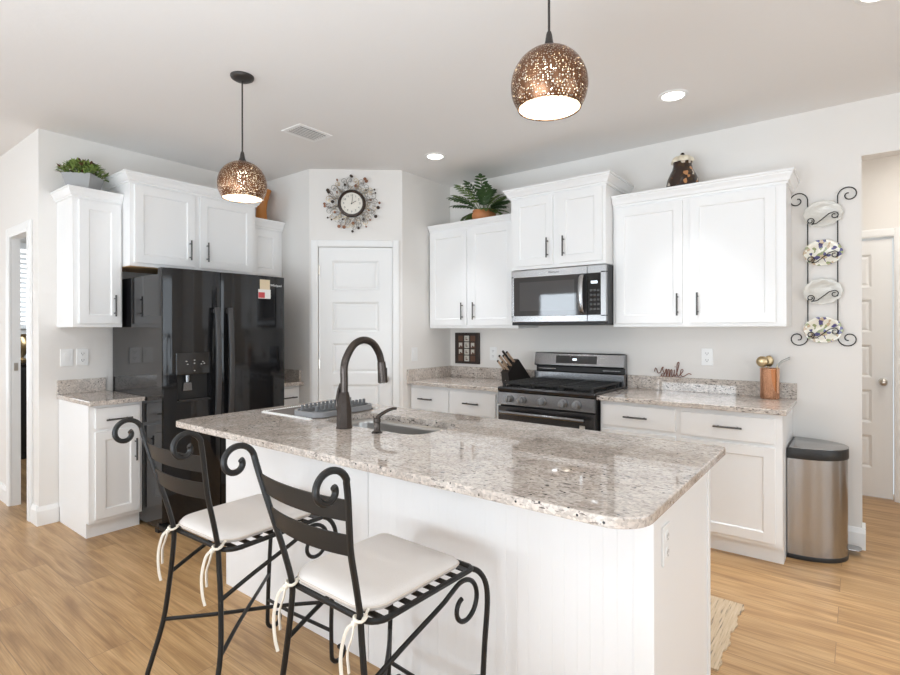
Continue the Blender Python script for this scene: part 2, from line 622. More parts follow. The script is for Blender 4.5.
def thing(name, label, cat, loc, rz=0.0, group=None):
    o = bpy.data.objects.new(name, None)
    COL.objects.link(o)
    o.location = loc
    o.rotation_euler = (0, 0, rz)
    o.empty_display_size = 0.05
    return tag(o, label, cat, group)


def tag(o, label, cat, group=None):
    o['label'] = label
    o['category'] = cat
    if group:
        o['group'] = group
    return o


def struct(o, label=None):
    o['kind'] = 'structure'
    if label:
        o['label'] = label
    return o


def empty_struct(name, loc, rz=0.0, label=None):
    o = bpy.data.objects.new(name, None)
    COL.objects.link(o)
    o.location = loc
    o.rotation_euler = (0, 0, rz)
    return struct(o, label)


def text_mesh(name, body, size, m, parent, mtx, depth=0.001, spacing=1.0):
    cu = bpy.data.curves.new(name, 'FONT')
    cu.body = body
    cu.size = size
    cu.extrude = depth
    cu.align_x = 'CENTER'
    cu.align_y = 'CENTER'
    cu.space_character = spacing
    to = bpy.data.objects.new(name, cu)
    COL.objects.link(to)
    dg = bpy.context.evaluated_depsgraph_get()
    me = bpy.data.meshes.new_from_object(to.evaluated_get(dg))
    bpy.data.objects.remove(to)
    bpy.data.curves.remove(cu)
    me.name = name
    me.transform(mtx)
    me.materials.clear()
    me.materials.append(M[m])
    o = bpy.data.objects.new(name, me)
    COL.objects.link(o)
    o.parent = parent
    return o


# upright text facing -y in a local frame
UPRIGHT = Matrix.Rotation(PI / 2, 4, 'X')

# ------------------------------------------------------------------ setting
PA, PB = Vector((0.718, -1.208)), Vector((1.329, -0.685))
RZP = math.atan2(PB.y - PA.y, PB.x - PA.x)
FEND = -2.932      # free end of the fridge wall
OPL, OPR, OPH = 4.525, 5.60, 2.41
T = 0.12

struct(MB().box(XW - T, XE + T, YS - T, 1.5, -0.1, 0.0).build('floor', 'floor'))
struct(MB().box(XW - T, XE + T, YS - T, 1.5, H, H + 0.1).build('ceiling', 'ceiling'))
# range wall with its opening to the hall
struct(MB().box(PB.x - T, OPL, 0, T, 0, H).box(OPL, OPR, 0, T, OPH, H).box(OPR, XE, 0, T, 0, H).build('wall_back', 'wall'))
# fridge wall
struct(MB().box(-T, 0, FEND, PA.y + T, 0, H).build('wall_left', 'wall'))
# pantry corner: two returns and the 45 degree face with a door hole
mb = MB()
mb.box(0, PA.x, PA.y, PA.y + 0.10, 0, H)
mb.box(PB.x - 0.10, PB.x, PB.y, 0, 0, H)
wl = (PB - PA).length
DX0, DX1, DZ = 0.078, 0.716, 2.07
t = bmesh.new()
sub = MB().box(0, DX0 - 0.004, 0, 0.10, 0, H).box(DX1 + 0.004, wl, 0, 0.10, 0, H).box(DX0 - 0.004, DX1 + 0.004, 0, 0.10, DZ + 0.004, H)
bmesh.ops.transform(sub.bm, matrix=Matrix.Translation((PA.x, PA.y, 0)) @ Matrix.Rotation(RZP, 4, 'Z'), verts=sub.bm.verts)
me = bpy.data.meshes.new('t')
sub.bm.to_mesh(me)
mb.bm.from_mesh(me)
struct(mb.build('wall_pantry', 'wall'))
# wall running left from the free end, with a doorway
JX0, JX1, JZ = -0.665, -0.205, 2.06
TD = 0.055
struct(MB().box(XW, JX0 - 0.02, FEND, FEND + TD, 0, H).box(JX1 + 0.02, -T, FEND, FEND + TD, 0, H).box(JX0 - 0.02, JX1 + 0.02, FEND, FEND + TD, JZ + 0.02, H).build('wall_doorway', 'wall'))
# small room beyond that doorway
struct(MB().box(-3.2, -3.1, FEND + T, -0.9, 0, H).box(-3.1, -T, -0.9, -0.8, 0, H).build('wall_utility', 'wall'))
# hall beyond the opening
HY = 1.28
struct(MB().box(3.3, 3.95, HY, HY + T, 0, H).box(4.732, 6.2, HY, HY + T, 0, H).box(3.95, 4.732, HY, HY + T, 2.075, H)
       .box(3.2, 3.3, T, HY, 0, H).box(6.2, 6.3, T, HY + T, 0, H).build('wall_hall', 'wall'))
# walls behind and beside the camera, with window holes
mb = MB()
ZW0, ZW1 = 0.12, 2.30
xs = [XW] + [q for w in WIN_REAR for q in w] + [XE]
for i in range(0, len(xs), 2):
    mb.box(xs[i], xs[i + 1], YS - T, YS, 0, H)
for a, b in WIN_REAR:
    mb.box(a, b, YS - T, YS, 0, ZW0).box(a, b, YS - T, YS, ZW1, H)
struct(mb.build('wall_front', 'wall'))
mb = MB()
ZV0, ZV1 = 0.4, 2.2
ys = [YS, WIN_WEST[1][0], WIN_WEST[1][1], WIN_WEST[0][0], WIN_WEST[0][1], FEND + T]
for i in range(0, 6, 2):
    mb.box(XW - T, XW, ys[i], ys[i + 1], 0, H)
for a, b in WIN_WEST:
    mb.box(XW - T, XW, a, b, 0, ZV0).box(XW - T, XW, a, b, ZV1, H)
struct(mb.build('wall_far_left', 'wall'))
mb = MB()
ZE0, ZE1 = 0.20, 2.30
ys = [YS, WIN_EAST_ADDED[1][0], WIN_EAST_ADDED[1][1], WIN_EAST_ADDED[0][0], WIN_EAST_ADDED[0][1], T]
for i in range(0, 6, 2):
    mb.box(XE, XE + T, ys[i], ys[i + 1], 0, H)
for a, b in WIN_EAST_ADDED:
    mb.box(XE, XE + T, a, b, 0, ZE0).box(XE, XE + T, a, b, ZE1, H)
struct(mb.build('wall_right', 'wall'))

wn = 0


def window(cx, cy, rz, w, z0, z1, slats=True):
    global wn
    wn += 1
    r = empty_struct('window_%d' % wn, (cx, cy, z0), rz)
    h = z1 - z0
    f = MB()
    for x0, x1, a, b in ((-w / 2, w / 2, 0, 0.06), (-w / 2, w / 2, h - 0.06, h), (-w / 2, -w / 2 + 0.05, 0, h), (w / 2 - 0.05, w / 2, 0, h), (-w / 2, w / 2, h / 2 - 0.025, h / 2 + 0.025)):
        f.box(x0, x1, 0.0, 0.05, a, b)
    f.box(-w / 2 - 0.07, w / 2 + 0.07, -0.03, 0.0, h, h + 0.09).box(-w / 2 - 0.07, -w / 2, -0.02, 0.0, -0.09, h).box(w / 2, w / 2 + 0.07, -0.02, 0, -0.09, h).box(-w / 2 - 0.09, w / 2 + 0.09, -0.05, 0, -0.05, 0)
    f.build('window_frame', 'trim', r)
    MB().box(-w / 2, w / 2, 0.10, 0.106, 0, h).build('pane', 'glass', r)
    if slats:
        b_ = MB()
        n = int(h / 0.05)
        for i in range(n):
            z = 0.03 + i * 0.05
            b_.box(-w / 2 + 0.03, w / 2 - 0.03, 0.002, 0.044, z, z + 0.003)
        b_.build('blind_slats', 'blind', r)


for a, b in WIN_REAR:
    window((a + b) / 2, YS, PI, b - a, ZW0, ZW1)
for a, b in WIN_WEST:
    window(XW, (a + b) / 2, PI / 2, b - a, ZV0, ZV1, False)
for a, b in WIN_EAST_ADDED:  # frames and panes of the added, unseen right-hand windows
    window(XE, (a + b) / 2, -PI / 2, b - a, ZE0, ZE1, False)
# window seen through the doorway (flush on the far wall of the small room)
r = empty_struct('window_%d' % (wn + 1), (-3.1, -2.28, 1.42), PI / 2)
MB().box(-0.42, 0.42, -0.012, 0, 0, 0.86).build('pane', mat('daylit_pane', (0.9, 0.95, 1), 0.3, emit=(0.93, 0.97, 1.0), es=1.3), r)
f = MB()
for a in (-0.47, 0.42):
    f.box(a, a + 0.05, -0.03, 0, -0.05, 0.93)
f.box(-0.47, 0.47, -0.03, 0, 0.86, 0.93).box(-0.49, 0.49, -0.05, 0, -0.05, 0.0)
f.build('window_frame', 'trim', r)
s_ = MB()
for i in range(15):
    s_.box(-0.41, 0.41, -0.04, -0.014, 0.02 + i * 0.055, 0.045 + i * 0.055)
s_.build('blind_slats', 'blind', r)

# baseboards and casings


def baseboard(name, p0, p1, off, h=0.13, ext=(0, 0)):
    """along p0->p1 on the wall; the room lies to the right of that direction when off>0"""
    p0, p1 = Vector(p0), Vector(p1)
    d = (p1 - p0).normalized()
    nrm = Vector((d.y, -d.x))
    a, b = p0 - d * ext[0], p1 + d * ext[1]
    poly = [(0, 0), (0.016, 0), (0.016, h - 0.03), (0.010, h - 0.012), (0.006, h), (0, h)]
    mb = MB()
    ln = (b - a).length
    mb.prism([(-p[0], p[1]) for p in poly], 'x', 0, ln)
    struct(mb.build(name, 'trim', mtx=Matrix.Translation((a.x, a.y, 0)) @ Matrix.Rotation(math.atan2(d.y, d.x), 4, 'Z')))


baseboard('baseboard_back', (4.165, 0), (OPL, 0), 1, ext=(0, 0.016))
struct(MB().box(OPL, OPL + 0.016, -0.001, T, 0, 0.13).build('baseboard_opening', 'trim'))
baseboard('baseboard_left', (0, FEND), (0, -2.822), 1, ext=(0.016, 0))
baseboard('baseboard_doorway', (-0.128, FEND), (0, FEND), 1)
baseboard('baseboard_far', (XW, FEND), (-0.75, FEND), 1)
baseboard('baseboard_hall', (4.80, HY), (6.2, HY), 1)
baseboard('baseboard_right', (5.6, 0), (XE, 0), 1)


def casing(name, x0, x1, z1, w, mtx, dep=0.018):
    f = MB()
    for a, b in ((x0 - w, x0), (x1, x1 + w)):
        f.box(a, b, -dep, 0, 0, z1 + w, 0.004)
        f.box(a + w * 0.15, b - w * 0.15, -dep - 0.004, -dep + 0.002, 0, z1 + w * 0.85, 0.002)
    f.box(x0, x1, -dep, 0, z1, z1 + w, 0.004)
    f.box(x0, x1, -dep - 0.004, -dep + 0.002, z1 + w * 0.15, z1 + w * 0.85, 0.002)
    struct(f.build(name, 'trim', mtx=mtx))


MP = Matrix.Translation((PA.x, PA.y, 0)) @ Matrix.Rotation(RZP, 4, 'Z')
casing('trim_1', DX0 - 0.003, DX1 + 0.003, DZ + 0.003, 0.058, MP)
casing('trim_2', 3.953, 4.729, 2.072, 0.065, Matrix.Translation((0, HY, 0)))
mx_ = Matrix.Translation((0, FEND, 0))
casing('trim_3', JX0, JX1, JZ, 0.075, mx_)
# jamb lining of the doorway
j = struct(MB().box(JX0 - 0.02, JX0, FEND, FEND + TD, 0, JZ).box(JX1, JX1 + 0.02, FEND, FEND + TD, 0, JZ).box(JX0 - 0.02, JX1 + 0.02, FEND, FEND + TD, JZ, JZ + 0.02).build('trim_4', 'trim'))
sp = MB().box(JX0, JX0 + 0.002, FEND + 0.014, FEND + 0.038, 1.04, 1.10).box(JX0 + 0.0005, JX0 + 0.003, FEND + 0.02, FEND + 0.03, 1.06, 1.08).build('strike_plate', 'nickel', j)


def panel_door(name, w, h, mtx_loc, rz, thick=0.035):
    r = empty_struct(name, mtx_loc, rz)
    rows = [(h - 0.115 - 0.263 * (i + 1) - 0.098 * i, h - 0.115 - 0.263 * i - 0.098 * i) for i in range(5)]
    st = 0.115 if w < 0.7 else 0.13
    mb = MB()
    mb.box(0, st, 0, thick, 0.01, h).box(w - st, w, 0, thick, 0.01, h)
    edges = [h] + [q for rw in rows for q in (rw[1], rw[0])] + [0.01]
    for i in range(0, len(edges), 2):
        mb.box(st, w - st, 0, thick, edges[i + 1], edges[i])
    for (a, b) in rows:
        # sloping moulding round a slightly sunk field
        e = 0.018
        x0, x1 = st, w - st
        o_ = [(x0, 0.0, a), (x1, 0.0, a), (x1, 0.0, b), (x0, 0.0, b)]
        i_ = [(x0 + e, 0.012, a + e), (x1 - e, 0.012, a + e), (x1 - e, 0.012, b - e), (x0 + e, 0.012, b - e)]
        k_ = [(x0 + 2 * e, 0.006, a + 2 * e), (x1 - 2 * e, 0.006, a + 2 * e), (x1 - 2 * e, 0.006, b - 2 * e), (x0 + 2 * e, 0.006, b - 2 * e)]
        for k in range(4):
            mb.quad(o_[k], o_[(k + 1) % 4], i_[(k + 1) % 4], i_[k])
            mb.quad(i_[k], i_[(k + 1) % 4], k_[(k + 1) % 4], k_[k])
        mb.quad(*k_)
    mb.build('door_slab', 'trim', r)
    return r


def door_knob(parent, x, z):
    k = MB()
    k.cyl((x, 0.0, z), (x, -0.008, z), 0.032, 24)
    k.cyl((x, -0.008, z), (x, -0.035, z), 0.011, 16)
    k.sphere((x, -0.05, z), 0.028, 20, (1, 0.75, 1))
    k.build('door_knob', 'nickel', parent, True)


d1 = panel_door('door_1', DX1 - DX0, DZ, MP @ Vector((DX0, 0.006, 0)), RZP)
door_knob(d1, DX1 - DX0 - 0.062, 0.92)
for z in (0.25, 1.05, 1.87):
    MB().cyl((-0.004, -0.012, z - 0.045), (-0.004, -0.012, z + 0.045), 0.006, 10).box(-0.012, 0.012, -0.006, -0.002, z - 0.045, z + 0.045).build('hinge', 'nickel', d1, True)
d2 = panel_door('door_2', 0.76, 2.06, (3.962, HY + 0.01, 0), 0)
door_knob(d2, 0.70, 0.93)

# ceiling lights
can_label = ['round recessed light nearest the pantry corner', 'round recessed light above the right hand cabinets',
             'round recessed light cut off at the top right edge of the picture']
for i, (x, y) in enumerate(CANS):
    lab = can_label[i] if i < 3 else 'round recessed light added unseen behind the camera for brightness'
    c = thing('recessed_light', lab, 'ceiling light', (x, y, H), 0, 'recessed lights in the ceiling')
    MB().lathe([(0.062, 0.0), (0.085, 0.0), (0.085, -0.004), (0.08, -0.007), (0.064, -0.007), (0.062, -0.002)], n=36).build('trim_ring', 'trim', c, True)
    MB().lathe([(0.0, -0.003), (0.063, -0.003), (0.063, -0.0005)], n=36).build('lens', 'lit', c)
    area_light('can_glow', (x, y, H - 0.012), (0, 0, -1), 0.12, 0.12, 3.2 if i < 3 else 9, (0.93, 0.955, 1.0), 'DISK', math.radians(62) if i < 3 else PI)

# ceiling air vent
v_ = thing('air_vent', 'white slotted air vent in the ceiling', 'vent', (1.40, -1.742, H))
f = MB()
w, l = 0.105, 0.14
f.box(-w, w, -l, -l + 0.028, -0.006, 0).box(-w, w, l - 0.028, l, -0.006, 0).box(-w, -w + 0.028, -l + 0.028, l - 0.028, -0.006, 0).box(w - 0.028, w, -l + 0.028, l - 0.028, -0.006, 0)
f.build('vent_frame', 'trim', v_)
s_ = MB()
for i in range(6):
    x = -0.073 + i * 0.025
    s_.prism([(x, -0.0075), (x + 0.010, -0.0075), (x + 0.012, -0.004), (x + 0.002, -0.004)], 'y', -l + 0.02, l - 0.02)
s_.build('louvres', mat('vent_louvre', (0.72, 0.71, 0.69), 0.5), v_)
MB().box(-w + 0.02, w - 0.02, -l + 0.02, l - 0.02, -0.001, 0.0).build('backing', mat('vent_shadow', (0.12, 0.12, 0.12), 0.8), v_)

# ------------------------------------------------------------------ cabinets
FRAME = 0.019


def shaker(parent, name, x0, x1, z0, z1, y, rail=0.058, th=0.019, m='cab', slab=False):
    """door or drawer front; its back lies on y, its face on y-th"""
    mb = MB()
    yf = y - th
    if slab:
        mb.box(x0, x1, yf, y, z0, z1, 0.0025)
        return mb.build(name, m, parent)
    mb.box(x0, x0 + rail, yf, y, z0, z1, 0.0018)
    mb.box(x1 - rail, x1, yf, y, z0, z1, 0.0018)
    mb.box(x0 + rail - 0.001, x1 - rail + 0.001, yf, y, z0, z0 + rail, 0.0018)
    mb.box(x0 + rail - 0.001, x1 - rail + 0.001, yf, y, z1 - rail, z1, 0.0018)
    e, dp = 0.006, 0.009
    a, b, c, d = x0 + rail, x1 - rail, z0 + rail, z1 - rail
    o_ = [(a - .001, yf + 0.001, c - .001), (b + .001, yf + 0.001, c - .001), (b + .001, yf + 0.001, d + .001), (a - .001, yf + 0.001, d + .001)]
    i_ = [(a + e, yf + dp, c + e), (b - e, yf + dp, c + e), (b - e, yf + dp, d - e), (a + e, yf + dp, d - e)]
    for k in range(4):
        mb.quad(o_[k], o_[(k + 1) % 4], i_[(k + 1) % 4], i_[k])
    mb.quad(*i_)
    return mb.build(name, m, parent)


def pull(parent, x, y, z, length=0.15, vertical=True, name='handle'):
    mb = MB()
    h = length / 2
    yo = y - 0.030
    if vertical:
        mb.cyl((x, yo, z - h), (x, yo, z + h), 0.0058, 12)
        for s in (-1, 1):
            mb.cyl((x, y, z + s * h * 0.68), (x, yo, z + s * h * 0.68), 0.0045, 8)
    else:
        mb.cyl((x - h, yo, z), (x + h, yo, z), 0.0058, 12)
        for s in (-1, 1):
            mb.cyl((x + s * h * 0.68, y, z), (x + s * h * 0.68, yo, z), 0.0045, 8)
    return mb.build(name, 'bronze', parent, True)


def crown(parent, w, d, zb, h, ov, left, right):
    prof = [(0.0, zb), (ov * 0.22, zb), (ov * 0.25, zb + h * 0.16), (ov * 0.42, zb + h * 0.22), (ov * 0.55, zb + h * 0.45), (ov * 0.80, zb + h * 0.70),
            (ov * 0.84, zb + h * 0.80), (ov, zb + h * 0.83), (ov, zb + h), (-0.01, zb + h), (-0.01, zb + h - 0.012)]
    mb = MB()
    rings = []
    for o, z in prof:
        rings.append([mb.bm.verts.new(p) for p in ((0 - o * left, 0, z), (0 - o * left, -d - o, z), (w + o * right, -d - o, z), (w + o * right, 0, z))])
    for A, B in zip(rings, rings[1:]):
        for k in range(3):
            mb.bm.faces.new((A[k], A[k + 1], B[k + 1], B[k]))
    mb.box(0.0, w, -d, -0.0, zb + h - 0.013, zb + h - 0.004)
    return mb.build('crown_moulding', 'cab', parent)


def upper_cabinet(label, loc, rz, w, d, h, doors, crown_h=0.07, ov=0.05, left=1, right=1, handles='low', group='white wall cabinets', under='cab'):
    c = thing('wall_cabinet', label, 'cabinet', loc, rz, group)
    mb = MB()
    mb.box(0, w, -d, 0, 0.0 if under == 'cab' else 0.002, h)
    mb.build('body', 'cab', c)
    if under != 'cab':
        MB().box(0.004, w - 0.004, -d + 0.02, -0.004, -0.002, 0.003).build('underside', under, c)
    for (x0, x1, hx) in doors:
        dr = shaker(c, 'door', x0, x1, 0.025, h - 0.035, -d)
        if hx is not None:
            pull(dr, hx, -d - 0.019, 0.025 + 0.125)
    crown(c, w, d, h - 0.02, crown_h + 0.02, ov, left, right)
    return c


R90 = PI / 2
# fridge wall (local x = +y, local y = -x)
upper_cabinet('narrow white one-door wall cabinet under the grey planter', (0, -2.828, 1.373), R90, 0.298, 0.32, 2.317 - 0.045 - 1.373,
              [(0.032, 0.285, 0.243)], right=0, ov=0.038, crown_h=0.045)
upper_cabinet('wide white two-door cabinet above the black refrigerator', (0, -2.528, 1.805), R90, 0.968, 0.45, 2.462 - 0.05 - 1.805,
              [(0.026, 0.452, 0.408), (0.490, 0.938, 0.540)], crown_h=0.05, under='shelf_wood')
upper_cabinet('short white wall cabinet holding the amber vase beside the pantry corner', (0, -1.556, 1.815), R90, 0.343, 0.32, 2.325 - 0.06 - 1.815,
              [(0.03, 0.30, None)], crown_h=0.06, left=0, right=0)
# range wall
upper_cabinet('white two-door wall cabinet under the terracotta potted plant', (1.340, 0, 1.362), 0, 2.290 - 1.340, 0.325, 2.305 - 0.035 - 1.362,
              [(0.018, 0.432, 0.395), (0.470, 0.905, 0.520)], crown_h=0.035, ov=0.035, left=0, right=0)
upper_cabinet('raised white two-door wall cabinet right above the microwave', (2.300, 0, 1.820), 0, 0.783, 0.45, 2.460 - 0.055 - 1.820,
              [(0.028, 0.374, 0.335), (0.424, 0.760, 0.468)], crown_h=0.055)
upper_cabinet('large white two-door wall cabinet under the dark painted jar', (3.088, 0, 1.367), 0, 4.161 - 3.088, 0.32, 2.313 - 0.06 - 1.367,
              [(0.026, 0.480, 0.452), (0.528, 1.020, 0.578)], crown_h=0.06, ov=0.045, left=0, right=1)


def base_cabinet(label, loc, rz, w, d, top, fronts, toe_l=0, toe_r=0, kick=0.045):
    """fronts: (x0,x1,z0,z1,kind,handle_x,handle_z)"""
    c = thing('base_cabinet', label, 'cabinet', loc, rz, 'white base cabinets')
    MB().box(0, w, -d, -0.003, 0.10, top).build('body', 'cab', c)
    mb = MB().box(0.0 + toe_l, w - toe_r, -d + kick, -0.02, 0.0, 0.10)
    mb.build('toe_kick', 'cab', c)
    for (x0, x1, z0, z1, kind, hx, hz) in fronts:
        if kind == 'drawer':
            f_ = shaker(c, 'drawer', x0, x1, z0, z1, -d, slab=True)
            pull(f_, hx, -d - 0.019, hz, 0.155, False)
        else:
            f_ = shaker(c, 'door', x0, x1, z0, z1, -d)
            if hx is not None:
                pull(f_, hx, -d - 0.019, hz, 0.15)
    return c


base_cabinet('narrow white base cabinet standing left of the refrigerator', (0, -2.820, 0), R90, 0.318, 0.575, 0.866,
             [(0.034, 0.300, 0.712, 0.845, 'drawer', 0.165, 0.765), (0.034, 0.300, 0.125, 0.690, 'door', 0.268, 0.545)])
base_cabinet('small white base cabinet squeezed between refrigerator and pantry corner', (0, -1.545, 0), R90, 0.333, 0.575, 0.866,
             [(0.03, 0.31, 0.712, 0.845, 'drawer', 0.20, 0.765), (0.03, 0.31, 0.125, 0.690, 'door', 0.06, 0.545)])
base_cabinet('white base cabinet with two drawers in the corner left of the range', (1.333, 0, 0), 0, 2.290 - 1.333, 0.575, 0.866,
             [(0.014, 0.430, 0.655, 0.838, 'drawer', 0.195, 0.748), (0.452, 0.905, 0.655, 0.838, 'drawer', 0.68, 0.748),
              (0.014, 0.430, 0.125, 0.635, 'door', 0.39, 0.52), (0.452, 0.905, 0.125, 0.635, 'door', 0.50, 0.52)])
base_cabinet('white base cabinet with two drawers between range and trash can', (3.094, 0, 0), 0, 4.165 - 3.094, 0.580, 0.866,
             [(0.016, 0.494, 0.700, 0.842, 'drawer', 0.25, 0.770), (0.528, 1.036, 0.692, 0.836, 'drawer', 0.795, 0.770),
              (0.016, 0.494, 0.125, 0.672, 'door', 0.45, 0.55), (0.528, 1.036, 0.125, 0.672, 'door', 0.575, 0.55)], toe_r=0.0)

# ------------------------------------------------------------------ counters
CZ = 0.897


def counter(label, boxes, splashes, loc=(0, 0, 0)):
    c = thing('countertop', label, 'countertop', loc, 0, 'speckled granite countertops')
    mb = MB()
    for bx in boxes:
        mb.box(*bx, CZ - 0.030, CZ, 0.004)
    mb.build('slab', 'granite', c)
    mb = MB()
    for s in splashes:
        mb.box(*s, CZ, CZ + 0.10, 0.002)
    mb.build('backsplash', 'granite', c)
    return c


counter('short granite countertop left of the refrigerator', [(0.002, 0.636, -2.833, -2.504)], [(0.002, 0.022, -2.831, -2.53)])
counter('small granite countertop mostly hidden behind the refrigerator', [(0.002, 0.636, -1.55, -1.210)], [(0.002, 0.022, -1.55, -1.230), (0.002, 0.60, -1.230, -1.210)])
counter('granite countertop in the corner under the knife block', [(1.331, 2.300, -0.636, -0.002)], [(1.351, 2.300, -0.022, -0.002), (1.331, 1.351, -0.634, -0.002)])
counter('granite countertop holding the copper canister', [(3.086, 4.190, -0.636, -0.002)], [(3.086, 4.190, -0.022, -0.002)])

# ------------------------------------------------------------------ island
IX0, IX1, IY0, IY1 = 1.784, 4.105, -2.846, -1.832
BX0, BX1, BY0, BY1 = 1.830, 4.054, -2.590, -1.900
SKX0, SKX1, SKY0, SKY1 = 2.37, 3.02, -2.405, -2.075


def boolean_cut(o, cutter_bm):
    me = bpy.data.meshes.new('cut')
    bmesh.ops.recalc_face_normals(cutter_bm, faces=cutter_bm.faces)
    cutter_bm.to_mesh(me)
    cutter_bm.free()
    c = bpy.data.objects.new('cut', me)
    COL.objects.link(c)
    bpy.context.view_layer.update()
    c.matrix_world = o.matrix_world.copy()
    md = o.modifiers.new('b', 'BOOLEAN')
    md.operation = 'DIFFERENCE'
    md.solver = 'EXACT'
    md.object = c
    bpy.context.view_layer.update()
    dg = bpy.context.evaluated_depsgraph_get()
    new = bpy.data.meshes.new_from_object(o.evaluated_get(dg))
    o.modifiers.clear()
    old = o.data
    o.data = new
    new.name = old.name
    bpy.data.objects.remove(c)
    bpy.data.meshes.remove(me)


it = thing('island_countertop', 'large granite countertop with rounded corners on the island', 'countertop', ((IX0 + IX1) / 2, (IY0 + IY1) / 2, CZ - 0.032))
oc = (it.location.x, it.location.y, it.location.z)
mb = MB()
mb.prism(rrect(IX0, IX1, IY0, IY1, [0.03, 0.03, 0.05, 0.10], 8), 'z', CZ - 0.026, CZ + 0.003, 0.004)
bmesh.ops.translate(mb.bm, vec=[-q for q in oc], verts=mb.bm.verts)
slab = mb.build('slab', 'granite', it)
cut = MB().prism(rrect(SKX0 - oc[0], SKX1 - oc[0], SKY0 - oc[1], SKY1 - oc[1], 0.09, 8), 'z', -0.1, 0.1)
boolean_cut(slab, cut.bm)
CT = CZ + 0.003

isl = thing('kitchen_island', 'white beadboard kitchen island in the centre of the room', 'kitchen island', (BX0, BY0, 0))
oi = Vector((BX0, BY0, 0))
mb = MB()
zt = CZ - 0.0265
# hollow carcass so the sink bowl hangs free
mb.box(BX0, BX0 + 0.02, BY0 + 0.01, BY1, 0, zt).box(BX1 - 0.02, BX1, BY0 + 0.01, BY1, 0, zt).box(BX0 + 0.02, BX1 - 0.02, BY1 - 0.02, BY1, 0.10, zt).box(BX0 + 0.02, BX1 - 0.02, BY1 - 0.08, BY1 - 0.06, 0, 0.10).box(BX0 + 0.02, BX1 - 0.02, BY0 + 0.02, BY1 - 0.02, 0.08, 0.10)
bmesh.ops.translate(mb.bm, vec=-oi, verts=mb.bm.verts)
mb.build('body', 'cab', isl)
L0 = BX1 - BX0
mb = MB().box(0.0, 1.09, 0, 0.018, 0, zt).box(1.0935, L0 - 0.05, 0, 0.018, 0, zt)
mb.build('beadboard_panel', 'panel', isl)
MB().box(L0 - 0.05, L0 + 0.006, -0.006, 0.06, 0, zt, 0.003).build('corner_post', 'cab', isl)
MB().box(L0, L0 + 0.006, BY1 - BY0 - 0.03, BY1 - BY0, 0, zt, 0.002).build('edge_strip', 'cab', isl)
# doors on the working side
for x0, x1 in ((0.03, 0.50), (0.53, 1.18), (1.21, 1.70), (1.73, 2.20)):
    mb = MB()
    dp = BY1 - BY0
    mb.box(x0, x1, dp, dp + 0.019, 0.125, zt - 0.03, 0.002)
    d_ = mb.build('door', 'cab', isl)
    k = MB()
    k.cyl((x1 - 0.04, dp + 0.049, 0.60), (x1 - 0.04, dp + 0.049, 0.75), 0.0058, 12).cyl((x1 - 0.04, dp + 0.019, 0.62), (x1 - 0.04, dp + 0.049, 0.62), 0.0045, 8).cyl((x1 - 0.04, dp + 0.019, 0.73), (x1 - 0.04, dp + 0.049, 0.73), 0.0045, 8)
    k.build('handle', 'bronze', d_, True)

# sink bowl under the cut-out
sk = thing('kitchen_sink', 'undermount stainless steel sink sunk into the island', 'sink', ((SKX0 + SKX1) / 2, (SKY0 + SKY1) / 2, CZ - 0.26))
mb = MB()
so = Vector(sk.location)
rings = []
for e, z, r in ((0.028, CZ - 0.0265, 0.11), (-0.004, CZ - 0.0265, 0.09), (-0.008, CZ - 0.05, 0.088), (-0.018, CZ - 0.20, 0.08), (-0.05, CZ - 0.235, 0.06), (-0.12, CZ - 0.24, 0.03)):
    rings.append([mb.bm.verts.new(Vector((x, y, z)) - so) for x, y in rrect(SKX0 - e, SKX1 + e, SKY0 - e, SKY1 + e, r, 8)])
for A, B in zip(rings, rings[1:]):
    k = len(A)
    for i in range(k):
        mb.bm.faces.new((A[i], A[(i + 1) % k], B[(i + 1) % k], B[i]))
mb.bm.faces.new(rings[-1])
mb.build('bowl', 'sink', sk, 'all')
MB().lathe([(0, 0.022), (0.02, 0.022), (0.04, 0.026), (0.045, 0.0215), (0.045, 0.02)], n=24).build('drain', 'chrome', sk, True)

# faucet
fx, fy = 2.628, -2.462
fa = thing('kitchen_faucet', 'dark bronze gooseneck faucet on the island', 'faucet', (fx, fy, CT))
mb = MB()
t = bmesh.new()
secs = [(0.034, 0), (0.034, 0.008), (0.0325, 0.012), (0.031, 0.09), (0.0235, 0.145), (0.019, 0.165)]
rr_ = [[mb.bm.verts.new((r * math.cos(a) * 1.12, r * math.sin(a) * 1.12, z)) for a in [PI / 8 + i * PI / 4 for i in range(8)]] for r, z in secs]
for A, B in zip(rr_, rr_[1:]):
    for i in range(8):
        mb.bm.faces.new((A[i], A[(i + 1) % 8], B[(i + 1) % 8], B[i]))
mb.bm.faces.new(rr_[-1])
mb.bm.faces.new(rr_[0][::-1])
mb.build('base', 'faucet', fa, True)
pts = [(0, 0, 0.16), (0, 0, 0.22), (0, 0.0, 0.28), (0, 0.018, 0.33), (0, 0.06, 0.382), (0, 0.12, 0.402), (0, 0.18, 0.385), (0, 0.222, 0.335), (0, 0.240, 0.280)]
MB().tube(pts, 0.0175, 16, 6).build('gooseneck', 'faucet', fa, True)
MB().cyl((0, 0.238, 0.292), (0, 0.249, 0.19), 0.020, 20, 0.025).box(-0.009, 0.009, 0.252, 0.272, 0.215, 0.262, 0.003).build('spray_head', 'faucet', fa, True)
MB().cyl((0, 0.249, 0.19), (0, 0.2495, 0.186), 0.020, 20).build('nozzle', 'chrome', fa, True)
MB().cyl((-0.02, 0.004, 0.085), (-0.045, 0.004, 0.085), 0.013, 14).tube([(-0.045, 0.004, 0.08), (-0.054, 0.004, 0.11), (-0.045, 0.006, 0.165), (-0.030, 0.008, 0.20)], 0.0085, 10, 4).build('lever', 'faucet', fa, True)
